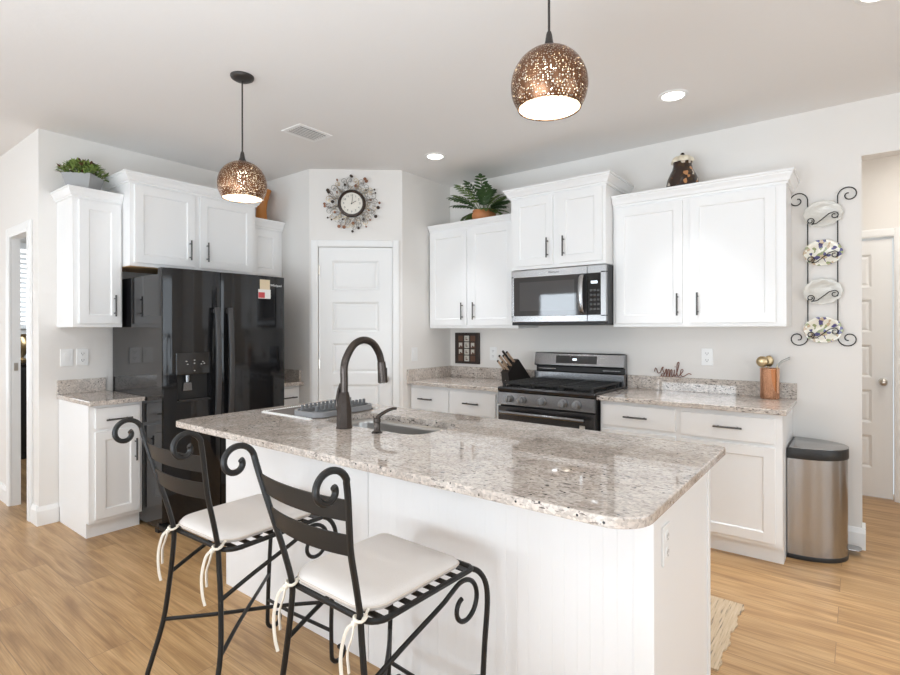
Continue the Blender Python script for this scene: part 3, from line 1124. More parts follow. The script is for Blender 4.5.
# soap dispenser
sd = thing('soap_dispenser', 'small dark soap pump right of the faucet', 'soap dispenser', (2.832, -2.452, CT))
MB().lathe([(0, 0), (0.024, 0), (0.024, 0.004), (0.017, 0.007), (0.0135, 0.012), (0.0135, 0.045), (0.016, 0.048), (0.016, 0.062), (0.012, 0.066), (0, 0.066)], n=24).build('body', 'faucet', sd, True)
MB().tube([(0, 0.002, 0.064), (0.004, 0.012, 0.075), (0.012, 0.045, 0.090), (0.02, 0.075, 0.098), (0.024, 0.095, 0.097)], 0.0085, 10, 4, taper=(1.1, 0.7)).build('spout', 'faucet', sd, True)

# drying mat and rack
mt = thing('drying_mat', 'grey dish drying mat with white beaded edge left of the sink', 'mat', (2.115, -2.19, CT))
MB().prism(rrect(-0.20, 0.20, -0.215, 0.22, 0.02), 'z', 0, 0.004, 0.0015).build('cloth', mat('mat_grey', (0.17, 0.15, 0.14), 0.85), mt)
mb = MB()
for x0, y0, x1, y1, n in ((-0.205, -0.228, 0.205, -0.228, 34), (-0.208, 0.23, 0.205, 0.23, 34), (-0.21, -0.22, -0.21, 0.22, 36)):
    for i in range(n):
        t_ = i / (n - 1)
        mb.sphere((x0 + (x1 - x0) * t_, y0 + (y1 - y0) * t_, 0.0040), 0.0045, 6)
    mb.box(min(x0, x1) - 0.006, max(x0, x1) + 0.006, min(y0, y1) - 0.009, max(y0, y1) + 0.009, 0, 0.0035)
mb.build('beaded_edge', 'white_plastic', mt, True)
dr = thing('dish_rack', 'low grey plastic dish rack lying on the drying mat', 'dish rack', (2.225, -2.185, CT + 0.0045), math.radians(4))
mb = MB()
ol = rrect(-0.115, 0.115, -0.215, 0.215, 0.07, 6)
il = rrect(-0.100, 0.100, -0.200, 0.200, 0.06, 6)
ring = lambda pts, z: [mb.bm.verts.new((x, y, z)) for x, y in pts]
A, B, C_, D = ring(ol, 0), ring(ol, 0.026), ring(il, 0.026), ring(il, 0.008)
for P_, Q_ in ((A, B), (B, C_), (C_, D)):
    for i in range(len(P_)):
        mb.bm.faces.new((P_[i], P_[(i + 1) % len(P_)], Q_[(i + 1) % len(P_)], Q_[i]))
mb.bm.faces.new(D)
mb.bm.faces.new(A[::-1])
mb.build('tray', mat('rack_grey', (0.27, 0.275, 0.285), 0.45), dr)
for xr in (-0.055, 0.055):
    mb = MB()
    for i in range(13):
        y = -0.175 + i * 0.029
        mb.prism([(y - 0.008, 0.008), (y + 0.008, 0.008), (y + 0.006, 0.055), (y - 0.006, 0.055)], 'x', xr - 0.006, xr + 0.006, 0.002)
    mb.box(xr - 0.008, xr + 0.008, -0.185, 0.185, 0.008, 0.03)
    mb.build('tine_row', 'grey_plastic', dr)

# ------------------------------------------------------------------ refrigerator (local x = +y)
fr = thing('refrigerator', 'black side-by-side refrigerator with an ice and water dispenser', 'refrigerator', (0.06, -2.506, 0), R90)
FW = 0.926
mb = MB()
mb.box(0.006, FW - 0.006, -0.765, 0, 0.03, 1.725, 0.006)
mb.build('body', 'fridge', fr)
MB().box(0.01, FW - 0.01, -0.745, -0.70, 0.0, 0.075).build('base_grille', 'black_matte', fr)
SP = 0.400
YD0, YD1 = -0.842, -0.772


def fdoor(x0, x1):
    mb = MB()
    pr_ = []
    n = 10
    for i in range(n + 1):
        t_ = i / n
        x = x0 + (x1 - x0) * t_
        bulge = 0.010 * (1 - (2 * t_ - 1) ** 2)
        edge = 0.0
        if i in (0, n):
            edge = 0.008
        pr_.append((x, YD0 + 0.008 - bulge + edge))
    poly = pr_ + [(x1, YD1), (x0, YD1)]
    mb.prism(poly, 'z', 0.085, 1.764)
    return mb


dl = fdoor(0.0, SP - 0.003)
# carve the dispenser recess
dlo = dl.build('freezer_door', 'fridge', fr, True)
DX = (0.092, 0.318)
cut = MB().box(DX[0], DX[1], -0.95, YD0 + 0.050, 0.872, 1.05)
boolean_cut(dlo, cut.bm)
dro = fdoor(SP + 0.003, FW).build('fresh_food_door', 'fridge', fr, True)
dp_ = MB().box(DX[0] + 0.001, DX[1] - 0.001, YD0 + 0.046, YD0 + 0.050, 0.873, 1.049).box(DX[0], DX[1], YD0 - 0.004, YD0 + 0.046, 0.868, 0.874)
disp = dp_.build('dispenser', 'black_matte', dlo)
MB().box(DX[0] + 0.01, DX[1] - 0.01, YD0 - 0.005, YD0 + 0.04, 0.874, 0.884).build('drip_tray', 'bss_dark', dlo)
MB().prism([(0.14, 0.94), (0.20, 0.94), (0.195, 0.995), (0.145, 0.995)], 'y', YD0 + 0.02, YD0 + 0.045).cyl((0.17, YD0 + 0.025, 1.0), (0.17, YD0 + 0.025, 1.045), 0.018, 14).build('paddle', 'bss', dlo)
MB().box(DX[0] - 0.008, DX[1] + 0.008, YD0 - 0.0045, YD0 + 0.004, 1.052, 1.20, 0.003).build('control_panel', 'black_gloss', dlo)
mb = MB()
for x, z in ((0.150, 1.140), (0.158, 1.120), (0.205, 1.146), (0.205, 1.125), (0.262, 1.134), (0.252, 1.118), (0.272, 1.122), (0.205, 1.075)):
    mb.box(x - 0.005, x + 0.005, YD0 - 0.0055, YD0 - 0.004, z - 0.003, z + 0.003)
mb.build('button_icons', mat('icon_white', (0.45, 0.45, 0.45), 0.5), dlo)
for pd, x in ((dlo, SP - 0.048), (dro, SP + 0.048)):
    n = 14
    outer = [(YD0 - 0.040 - 0.022 * math.sin(PI * i / n), 0.68 + 0.83 * i / n) for i in range(n + 1)]
    inner = [(p[0] + 0.020, p[1]) for p in outer][::-1]
    mb = MB().prism(outer + inner, 'x', x - 0.019, x + 0.019, 0.005)
    for z in (0.705, 1.485):
        mb.box(x - 0.012, x + 0.012, YD0 - 0.035, YD0 + 0.006, z - 0.014, z + 0.014, 0.003)
    mb.build('handle', M['fridge_handle'], pd, True)
text_mesh('brand_lettering', 'Whirlpool', 0.024, 'icon', dro, Matrix.Translation((0.842, YD0 - 0.0015, 1.695)) @ UPRIGHT, 0.0008)
for x in (0.03, FW - 0.03):
    MB().cyl((x, -0.80, 0.0), (x, -0.80, 0.04), 0.018, 12).box(x - 0.025, x + 0.025, -0.835, -0.77, 0.03, 0.06).build('foot', 'black_rubber', fr)
mb = MB().box(0.03, 0.10, -0.83, -0.74, 1.725, 1.760, 0.004)
mb.build('hinge_cover', 'black_matte', fr)
MB().box(FW - 0.10, FW - 0.03, -0.83, -0.74, 1.725, 1.760, 0.004).build('hinge_cover', 'black_matte', fr)
MB().cyl((0.02, -0.846, 0.05), (0.06, -0.846, 0.055), 0.010, 10).build('lower_hinge', 'steel', fr, True)

# notes held on the fridge door
FRX = 0.06 + 0.842
tag(MB().box(FRX + 0.003, FRX + 0.005, -1.805, -1.720, 1.630, 1.735).build('fridge_note', 'paper_cream'), 'cream paper note at the top right of the refrigerator door', 'note')
mg = thing('fridge_magnet', 'red and white card overlapping the note on the refrigerator', 'magnet', (FRX + 0.0052, -1.785, 1.615))
MB().box(0, 0.003, -0.035, 0.068, -0.025, 0.045).build('card', 'paper_white', mg)
MB().box(0.003, 0.0045, -0.035, 0.018, -0.020, 0.022).build('red_patch', 'paper_red', mg)

# ------------------------------------------------------------------ microwave
RX0, RX1 = 2.300, 3.083
mw_ = thing('microwave', 'stainless over-the-range microwave with a black glass door', 'microwave', (RX0, 0, 1.395))
MW, MH, MD = RX1 - RX0, 0.422, 0.45
MB().box(0, MW, -MD + 0.03, -0.003, 0.0, MH - 0.002, 0.003).build('body', mat('microwave_case', (0.06, 0.06, 0.062), 0.4, 0.4), mw_)
CPX = 0.640
mb = MB()
# stainless surround of the door
mb.box(0, CPX, -MD, -MD + 0.029, 0.362, MH - 0.002, 0.003).box(0, CPX, -MD, -MD + 0.029, 0.012, 0.062, 0.003).box(0, 0.022, -MD, -MD + 0.029, 0.05, 0.375, 0.002)
door = mb.build('door', 'steel', mw_)
MB().box(0.020, CPX - 0.002, -MD + 0.002, -MD + 0.028, 0.060, 0.364, 0.002).build('window', 'glass_dark', door)
MB().box(0.075, 0.540, -MD + 0.0012, -MD + 0.003, 0.10, 0.325).build('screen', mat('mesh_screen', (0.06, 0.06, 0.063), 0.03, 0.0, 0.9), door)
pts = [(0.606, -MD, 0.075), (0.606, -MD - 0.028, 0.095), (0.606, -MD - 0.042, 0.15), (0.606, -MD - 0.046, 0.215), (0.606, -MD - 0.042, 0.28), (0.606, -MD - 0.028, 0.335), (0.606, -MD, 0.355)]
MB().tube(pts, 0.014, 12, 5, flat=(0.75, 1.3)).build('handle', 'steel', door, True)
mb = MB().box(CPX + 0.002, MW, -MD, -MD + 0.029, 0.362, MH - 0.002, 0.003).box(CPX + 0.002, MW, -MD, -MD + 0.029, 0.012, 0.062, 0.003).box(MW - 0.040, MW, -MD, -MD + 0.029, 0.05, 0.375, 0.002)
mb.build('control_surround', 'steel', mw_)
cp = MB().box(CPX + 0.002, MW - 0.038, -MD + 0.002, -MD + 0.028, 0.060, 0.364, 0.002).build('control_panel', 'black_gloss', mw_)
MB().box(CPX + 0.03, CPX + 0.078, -MD + 0.0005, -MD + 0.003, 0.288, 0.306).build('display', 'led', cp)
mb = MB()
for i in range(5):
    for k in range(3):
        mb.box(CPX + 0.022 + k * 0.027, CPX + 0.040 + k * 0.027, -MD + 0.001, -MD + 0.0025, 0.095 + i * 0.034, 0.110 + i * 0.034)
mb.build('keypad', mat('keypad_grey', (0.06, 0.06, 0.06), 0.4), cp)
MB().box(0.004, MW - 0.004, -MD + 0.005, -0.01, -0.012, 0.012, 0.003).build('vent_base', 'black_matte', mw_)
text_mesh('brand_lettering', 'Whirlpool', 0.022, M and 'grey_plastic', door, Matrix.Translation((0.37, -MD - 0.001, 0.392)) @ UPRIGHT, 0.0006)

# ------------------------------------------------------------------ range
rg = thing('gas_range', 'black stainless gas range between the two countertops', 'range', (RX0 + 0.004, 0, 0))
RW = 0.776
MB().box(0, RW, -0.62, -0.005, 0.04, 0.885, 0.003).build('body', 'black_matte', rg)
MB().box(0.005, RW - 0.005, -0.60, -0.03, 0.0, 0.04).build('kick', 'black_matte', rg)
ck = MB().prism([(-0.655, 0.878), (-0.662, 0.90), (-0.650, 0.913), (-0.09, 0.913), (-0.09, 0.878)], 'x', -0.002, RW + 0.002, 0.003).build('cooktop', 'bss_dark', rg)
mb = MB().prism([(-0.63, 0.775), (-0.668, 0.780), (-0.664, 0.874), (-0.63, 0.878)], 'x', 0, RW, 0.003)
pan = mb.build('control_panel', 'bss', rg)
for x in (0.108, 0.216, 0.382, 0.548, 0.652):
    k = MB()
    k.cyl((x, -0.665, 0.826), (x, -0.674, 0.826), 0.031, 24)
    k.cyl((x, -0.674, 0.826), (x, -0.702, 0.827), 0.0255, 24, 0.023)
    k.box(x - 0.006, x + 0.006, -0.712, -0.70, 0.803, 0.850, 0.002)
    k.build('knob', 'knob_steel', pan, True)
od = MB().box(0.002, RW - 0.002, -0.660, -0.625, 0.20, 0.768, 0.004).build('oven_door', 'bss_dark', rg)
MB().box(0.09, RW - 0.09, -0.6625, -0.655, 0.30, 0.655, 0.003).build('window', 'glass_dark', od)
h = MB().cyl((0.05, -0.712, 0.727), (RW - 0.05, -0.712, 0.727), 0.0135, 16)
for x in (0.075, RW - 0.075):
    h.cyl((x, -0.658, 0.727), (x, -0.712, 0.727), 0.010, 12)
h.build('handle', 'bss', od, True)
MB().box(RW - 0.105, RW - 0.065, -0.6635, -0.6620, 0.655, 0.685).build('badge', 'tile_white', od)
MB().box(0.002, RW - 0.002, -0.655, -0.625, 0.05, 0.19, 0.004).build('storage_drawer', 'bss_dark', rg)
# backguard
bg = MB().prism([(-0.085, 0.905), (-0.010, 0.905), (-0.010, 1.150), (-0.058, 1.158), (-0.066, 1.150), (-0.084, 1.056), (-0.078, 1.048), (-0.045, 1.040), (-0.045, 1.005), (-0.085, 0.996)], 'x', 0.0, RW, 0.002).build('backguard', 'bss', rg)
s0, s1 = Vector((-0.0885, 1.013)), Vector((-0.0705, 1.122))
MB().prism([(-0.0750, 1.072), (-0.0825, 1.072), (-0.0705, 1.135), (-0.0630, 1.135)], 'x', 0.20, 0.555).build('display', 'black_gloss', bg)
MB().prism([(-0.0790, 1.097), (-0.0780, 1.097), (-0.0752, 1.112), (-0.0765, 1.112)], 'x', 0.350, 0.385).build('clock_digits', 'led', bg)
MB().box(0.004, RW - 0.004, -0.0465, -0.044, 1.003, 1.042).build('vent_slot', 'black_matte', bg)
for x0, x1 in ((0.03, 0.19), (0.60, 0.74)):
    MB().cyl((x0, -0.058, 1.022), (x1, -0.058, 1.022), 0.006, 10).build('vent_bar', 'steel', bg, True)
# open burners and grates
for i, (x, y, r) in enumerate(((0.16, -0.49, 0.045), (0.16, -0.22, 0.036), (0.388, -0.355, 0.055), (0.616, -0.49, 0.050), (0.616, -0.22, 0.036))):
    MB().lathe([(0, 0.0), (r * 1.2, 0.0), (r * 1.2, 0.006), (r, 0.008), (r, 0.018), (r * 0.9, 0.022), (0, 0.022)], (x, y, 0.9128), n=24).build('burner', 'castiron', rg, True)
for gx0, gx1 in ((0.022, 0.268), (0.274, 0.502), (0.508, 0.754)):
    g = MB()
    z0, z1 = 0.934, 0.946
    for y in (-0.625, -0.12):
        g.box(gx0, gx1, y - 0.006, y + 0.006, z0, z1, 0.002)
    for x in (gx0 + 0.006, gx1 - 0.006):
        g.box(x - 0.006, x + 0.006, -0.625, -0.12, z0, z1, 0.002)
    for k in range(1, 8):
        y = -0.625 + k * 0.063
        g.box(gx0 + 0.006, gx1 - 0.006, y - 0.0045, y + 0.0045, z0 + 0.001, z1 + 0.004, 0.0015)
    g.box((gx0 + gx1) / 2 - 0.005, (gx0 + gx1) / 2 + 0.005, -0.62, -0.125, z0, z1, 0.002)
    for x in (gx0 + 0.01, gx1 - 0.01):
        for y in (-0.615, -0.13):
            g.box(x - 0.008, x + 0.008, y - 0.008, y + 0.008, 0.9128, z0 + 0.002)
    g.build('grate', 'castiron', rg)

# ------------------------------------------------------------------ pendants


def pendant(label, x, y, z, R):
    p = thing('pendant_lamp', label, 'pendant lamp', (x, y, H), 0, 'perforated globe pendants over the island')
    MB().lathe([(0, 0), (0.062, 0), (0.062, -0.006), (0.058, -0.014), (0.040, -0.024), (0.010, -0.028), (0, -0.028)], n=32).build('canopy', 'fixture', p, True)
    zc = z - H
    zt_ = zc + R * 0.985
    MB().cyl((0, 0, -0.02), (0, 0, zt_ + 0.05), 0.0042, 10).build('cord', 'fixture', p, True)
    MB().lathe([(0, zt_ + 0.055), (0.007, zt_ + 0.055), (0.010, zt_ + 0.045), (0.014, zt_ + 0.02), (0.023, zt_ - 0.002), (0.023, zt_ - 0.012), (0, zt_ - 0.012)], n=24).build('socket_cap', 'fixture', p, True)
    a0, a1 = math.radians(9), math.radians(126)
    n = 40
    prof = [(R * math.sin(a0 + (a1 - a0) * i / n), zc + R * math.cos(a0 + (a1 - a0) * i / n)) for i in range(n + 1)]
    sh = MB().lathe(prof, n=64).build('shade', 'shade', p, 'all')
    R2 = R - 0.0025
    prof = [(R2 * math.sin(a0 + (a1 - a0) * i / n), zc + R2 * math.cos(a0 + (a1 - a0) * i / n)) for i in range(n + 1)]
    MB().lathe(prof, n=64).build('lining', 'shade_in', sh, 'all')
    rb, zb = R * math.sin(a1), zc + R * math.cos(a1)
    MB().tube([(rb * math.cos(i * PI / 24), rb * math.sin(i * PI / 24), zb) for i in range(48)], 0.0025, 6, closed=True).build('rim', 'shade', sh, True)
    MB().lathe([(0, -0.045), (0.012, -0.045), (0.013, -0.02), (0.022, 0.0), (0.030, 0.03), (0.026, 0.052), (0.012, 0.066), (0, 0.068)][::-1], (0, 0, zc + 0.02), n=20).build('bulb', 'bulb', p, True)
    d = bpy.data.lights.new('bulb_light', 'POINT')
    d.energy = 2.5
    d.color = (1.0, 0.88, 0.72)
    d.shadow_soft_size = 0.03
    o = bpy.data.objects.new('bulb_light', d)
    COL.objects.link(o)
    o.parent = p
    o.location = (0, 0, zc - 0.035)
    return p


pendant('perforated bronze globe pendant hanging in front of the refrigerator cabinet', 1.812, -2.482, 2.152, 0.1290)
pendant('perforated bronze globe pendant hanging nearest the camera', 3.690, -2.490, 2.163, 0.1270)

# ------------------------------------------------------------------ bar stools


def spiral(c, r0, r1, a0, a1, n, ax, ay):
    c, ax, ay = Vector(c), Vector(ax), Vector(ay)
    return [c + (ax * math.cos(a0 + (a1 - a0) * i / n) + ay * math.sin(a0 + (a1 - a0) * i / n)) * (r0 + (r1 - r0) * i / n) for i in range(n + 1)]


def make_stool(label, loc, rz):
    s = thing('bar_stool', label, 'bar stool', loc, rz, 'wrought iron bar stools at the island')
    r = 0.0088
    Y, Z = (0, 1, 0), (0, 0, 1)
    for sd_ in (-1, 1):
        # back post and rear leg in one bar
        ctr = [(0.214, -0.284, 0.09), (0.208, -0.270, 0.14), (0.193, -0.238, 0.27), (0.172, -0.224, 0.43), (0.154, -0.220, 0.56), (0.151, -0.222, 0.62), (0.158, -0.242, 0.71), (0.168, -0.266, 0.80), (0.186, -0.2865, 0.89), (0.199, -0.3005, 0.955), (0.204, -0.3090, 0.994)]
        pts = [Vector((sd_ * a, b, c)) for a, b, c in ctr]
        body = catmull(pts, 5)
        foot = spiral((sd_ * 0.216, -0.344, 0.064), 0.055, 0.026, 0.0, -1.55 * PI, 26, Y, Z)
        top = spiral((sd_ * 0.206, -0.3605, 0.984), 0.053, 0.014, 0.085 * PI, 2.15 * PI, 44, Y, Z)
        MB().tube(foot[::-1] + body + top, r, 8, flat=(1.0, 1.0)).build('rear_leg', 'iron', s, True)
        # front leg
        ctr = [(0.176, 0.200, 0.604), (0.196, 0.222, 0.590), (0.209, 0.240, 0.553), (0.214, 0.243, 0.49), (0.211, 0.232, 0.36), (0.209, 0.222, 0.20), (0.212, 0.220, 0.075)]
        body = catmull([Vector((sd_ * a, b, c)) for a, b, c in ctr], 5)
        foot = spiral((sd_ * 0.213, 0.258, 0.046), 0.038, 0.020, PI, 2.55 * PI, 22, Y, Z)
        MB().tube(body + foot, r, 8).build('front_leg', 'iron', s, True)
        # side brace ending in a scroll under the seat corner
        ctr = [(0.173, -0.224, 0.445), (0.180, -0.10, 0.495), (0.187, 0.05, 0.548), (0.190, 0.085, 0.566)]
        body = catmull([Vector((sd_ * a, b, c)) for a, b, c in ctr], 4)
        sc = spiral((sd_ * 0.193, 0.152, 0.512), 0.080, 0.026, 0.66 * PI, -1.35 * PI, 36, Y, Z)
        MB().tube(body[:-1] + sc, 0.0075, 8).build('side_brace', 'iron', s, True)
    # seat ring
    ol = [(x, y, 0.604) for x, y in rrect(-0.187, 0.187, -0.208, 0.207, [0.02, 0.02, 0.05, 0.05], 5)]
    MB().tube(ol, 0.0085, 8, closed=True).build('seat_frame', 'iron', s, True)
    mb = MB()
    for i in range(8):
        y = -0.172 + i * 0.050
        mb.box(-0.183, 0.183, y - 0.010, y + 0.010, 0.6020, 0.6065)
    mb.build('seat_slats', 'iron', s)
    # X stretchers and the bowed foot rest
    MB().tube([(-0.193, -0.238, 0.27), (-0.06, -0.09, 0.268), (0.07, 0.07, 0.268), (0.208, 0.225, 0.262)], 0.0072, 8, 4).build('cross_stretcher', 'iron', s, True)
    MB().tube([(0.193, -0.238, 0.27), (0.08, -0.10, 0.285), (-0.06, 0.07, 0.285), (-0.208, 0.225, 0.262)], 0.0072, 8, 4).build('cross_stretcher', 'iron', s, True)
    MB().tube([(-0.210, 0.221, 0.147), (-0.1, 0.205, 0.158), (0, 0.198, 0.161), (0.1, 0.205, 0.158), (0.210, 0.221, 0.147)], 0.0072, 8, 4).build('foot_rest', 'iron', s, True)
    # two curved back slats
    for z0, z1 in ((0.792, 0.850), (0.888, 0.945)):
        mb = MB()
        n = 16
        A = []
        for i in range(n + 1):
            t_ = -1 + 2 * i / n
            row = []
            for z in (z0, z1):
                wz = 0.166 + (z - 0.79) * 0.185
                yb = -0.263 - (z - 0.79) * 0.215
                bow = -0.024 * (1 - t_ * t_)
                for th in (0.0025, -0.0025):
                    row.append(mb.bm.verts.new((t_ * wz, yb + bow + th, z)))
            A.append(row)
        for P_, Q_ in zip(A, A[1:]):
            mb.bm.faces.new((P_[0], P_[2], Q_[2], Q_[0]))
            mb.bm.faces.new((P_[1], Q_[1], Q_[3], P_[3]))
            mb.bm.faces.new((P_[2], P_[3], Q_[3], Q_[2]))
            mb.bm.faces.new((P_[0], Q_[0], Q_[1], P_[1]))
        mb.bm.faces.new((A[0][0], A[0][1], A[0][3], A[0][2]))
        mb.bm.faces.new((A[-1][0], A[-1][2], A[-1][3], A[-1][1]))
        mb.build('back_slat', 'iron', s, True)
    # cushion
    mb = MB()
    x0, x1, y0, y1 = -0.184, 0.170, -0.212, 0.172
    zb, tk = 0.612, 0.046
    nseg = 10
    levels = [(0.018, 0.0), (0.005, 0.005), (0.0, 0.014), (0.001, 0.022), (0.007, 0.030), (0.022, 0.036), (0.055, 0.040), (0.11, 0.042)]
    rings = []
    for e, z in levels:
        rad = max(0.01, 0.075 - e * 0.5)
        rad2 = max(0.01, 0.03 - e * 0.2)
        rings.append([mb.bm.verts.new((x, y, zb + z)) for x, y in rrect(x0 + e, x1 - e, y0 + e, y1 - e, [rad2, rad2, rad, rad], nseg)])
    for A, B in zip(rings, rings[1:]):
        for i in range(len(A)):
            mb.bm.faces.new((A[i], A[(i + 1) % len(A)], B[(i + 1) % len(A)], B[i]))
    mb.bm.faces.new(rings[-1])
    mb.bm.faces.new(rings[0][::-1])
    cu = mb.build('seat_cushion', 'cushion', s, 'all')
    MB().tube([(x, y, zb + 0.017) for x, y in rrect(x0, x1, y0, y1, [0.03, 0.03, 0.075, 0.075], nseg)], 0.0032, 6, closed=True).build('piping', 'piping', cu, True)
    # ties knotted round the posts
    for sd_ in (-1, 1):
        mb = MB()
        px, py = sd_ * 0.151, -0.222
        loop = [(px + 0.016 * math.cos(a), py + 0.016 * math.sin(a), 0.618 + 0.003 * math.sin(2 * a)) for a in [i * PI / 6 for i in range(12)]]
        mb.tube(loop, 0.0042, 6, closed=True)
        mb.tube([(sd_ * 0.145, -0.185, 0.628), (px + 0.004, py + 0.014, 0.622), (px + sd_ * 0.013, py - 0.005, 0.616)], 0.0042, 6, 4)
        mb.sphere((px - 0.004, py - 0.017, 0.610), 0.009, 10)
        mb.tube([(px - 0.004, py - 0.018, 0.612), (px - 0.018, py - 0.032, 0.590), (px - 0.026, py - 0.042, 0.53), (px - 0.016, py - 0.045, 0.47), (px - 0.004, py - 0.043, 0.435)], 0.0042, 6, 5, flat=(1.25, 0.7))
        mb.tube([(px - 0.002, py - 0.018, 0.612), (px + 0.004, py - 0.030, 0.585), (px - 0.004, py - 0.038, 0.545), (px + 0.006, py - 0.042, 0.50)], 0.0042, 6, 5, flat=(1.25, 0.7))
        mb.build('tie', 'string', cu, True)
    return s


make_stool('black wrought iron bar stool nearest the camera', (3.354, -2.931, 0), math.radians(-1.8))
make_stool('black wrought iron bar stool nearer the refrigerator', (2.626, -2.931, 0), math.radians(1.6))

# ------------------------------------------------------------------ trash can (flat back against the cabinet side)
tb = thing('trash_can', 'brushed steel step trash can with half-round front', 'trash can', (4.170, -0.208, 0))


def dshape(x0, depth, hw, n=28, sq=2.1):
    """flat side on x0, bulging to +x"""
    out = [(x0, -hw)]
    for i in range(n + 1):
        a = -PI / 2 + PI * i / n
        ca, sa = math.cos(a), math.sin(a)
        k = 1.0 / ((abs(ca) ** sq + abs(sa) ** sq) ** (1 / sq))
        out.append((x0 + 0.03 + (depth - 0.03) * k * ca, hw * k * sa))
    out.append((x0, hw))
    return out


HWB = 0.196
MB().prism(dshape(0.0, 0.288, HWB), 'z', 0.022, 0.588).build('body', 'bin_steel', tb, True)
MB().prism(dshape(-0.001, 0.291, HWB + 0.003), 'z', 0.0, 0.026, 0.002).build('base_ring', 'black_rubber', tb, True)
lid = MB().prism(dshape(-0.002, 0.295, HWB + 0.006), 'z', 0.588, 0.648, 0.004).build('lid', 'black_rubber', tb, True)
MB().prism(dshape(0.010, 0.284, HWB - 0.006), 'z', 0.648, 0.653, 0.003).build('lid_plate', 'bin_steel', lid, True)
MB().box(-0.002, 0.006, -HWB + 0.01, HWB - 0.01, 0.02, 0.585).build('back_panel', 'black_rubber', tb)
MB().prism(rrect(0.285, 0.352, -0.045 + 0.10, 0.045 + 0.10, [0.03, 0.002, 0.002, 0.03]), 'z', 0.028, 0.036, 0.002).box(0.28, 0.31, 0.085, 0.115, 0.018, 0.030).build('pedal', 'steel', tb, True)

# ------------------------------------------------------------------ wall plates


def wall_plate(name, label, cat, loc, rz, kind, w=0.076, h=0.122, group=None):
    p = thing(name, label, cat, loc, rz, group)
    MB().box(-w / 2, w / 2, -0.006, 0, -h / 2, h / 2, 0.002).build('plate', 'white_plastic', p)
    if kind == 'rocker':
        MB().prism([(-0.004, -0.034), (-0.006, -0.034), (-0.011, 0.034), (-0.004, 0.034)], 'x', -0.017, 0.017).build('rocker', 'white_plastic', p)
    else:
        for z in (-0.024, 0.024):
            f_ = MB().prism([(0.017 * math.cos(a), z + 0.0165 * math.sin(a)) for a in [i * PI / 10 for i in range(20)]], 'y', -0.0085, -0.005).build('socket', 'white_plastic', p)
            MB().box(-0.009, -0.006, -0.0088, -0.0084, z - 0.002, z + 0.008).box(0.006, 0.009, -0.0088, -0.0084, z - 0.002, z + 0.008).cyl((0, -0.0084, z - 0.008), (0, -0.0088, z - 0.008), 0.003, 8).build('slots', 'grey_plastic', f_)
    return p


wall_plate('light_switch', 'white light switch nearest the doorway, left of its twin', 'light switch', (0, -2.771, 1.156), R90, 'rocker', group='switches on the fridge wall')
wall_plate('power_outlet', 'white outlet plate beside the switch, nearer the refrigerator', 'outlet', (0, -2.674, 1.156), R90, 'outlet')
wall_plate('light_switch', 'white light switch right of the pantry door', 'light switch', (PB.x, -0.53, 1.130), R90, 'rocker')
wall_plate('power_outlet', 'white outlet between the collage plaque and the knife block', 'outlet', (1.832, 0, 1.128), 0, 'outlet')
wall_plate('power_outlet', 'white outlet above the smile ornament side of the right counter', 'outlet', (3.651, 0, 1.152), 0, 'outlet')
wall_plate('power_outlet', 'white outlet on the end panel of the island', 'outlet', (BX1, -2.47, 0.72), R90, 'outlet', w=0.07, h=0.115)

# ------------------------------------------------------------------ clock on the pantry face
cl = thing('wall_clock', 'round wall clock in a wire and bead sunburst above the pantry door', 'clock', (0.997, -0.969, 2.45), RZP)
mb = MB()
mb.bm.free()
mb.bm = bmesh.new()


def lathe_y(prof, n=48):
    """prof in (r, y) about the local y axis"""
    q = MB().lathe([(r_, y_) for r_, y_ in prof], n=n)
    bmesh.ops.transform(q.bm, matrix=Matrix.Rotation(-PI / 2, 4, 'X'), verts=q.bm.verts)
    return q


# rotation -90 about X maps +z to +y
lathe_y([(0.094, -0.004), (0.119, -0.004), (0.121, -0.018), (0.112, -0.034), (0.101, -0.036), (0.094, -0.024)]).build('rim', 'clock_rim', cl, True)
lathe_y([(0.0, -0.018), (0.098, -0.018), (0.098, -0.004), (0.0, -0.004)]).build('face', 'clock_face', cl)
for i in range(12):
    a = PI / 2 - (i + 1) * PI / 6
    text_mesh('numeral', str(i + 1), 0.024, 'black_paint', cl, Matrix.Translation((0.070 * math.cos(a), -0.0188, 0.070 * math.sin(a))) @ UPRIGHT, 0.0004)
for nm, ang, ln, wd in (('minute_hand', PI / 2 - 0.14, 0.060, 0.003), ('hour_hand', math.radians(29), 0.045, 0.004)):
    q = MB().box(-0.008, ln, -0.0215, -0.0205, -wd / 2, wd / 2)
    bmesh.ops.rotate(q.bm, cent=(0, 0, 0), matrix=Matrix.Rotation(-ang, 3, 'Y'), verts=q.bm.verts)
    q.build(nm, 'black_paint', cl)
q = lathe_y([(0, -0.0225), (0.005, -0.0225), (0.005, -0.019)], 12)
q.build('hand_pin', 'black_paint', cl)
rnd = random.Random(3)
wires = MB()
wires2 = MB()
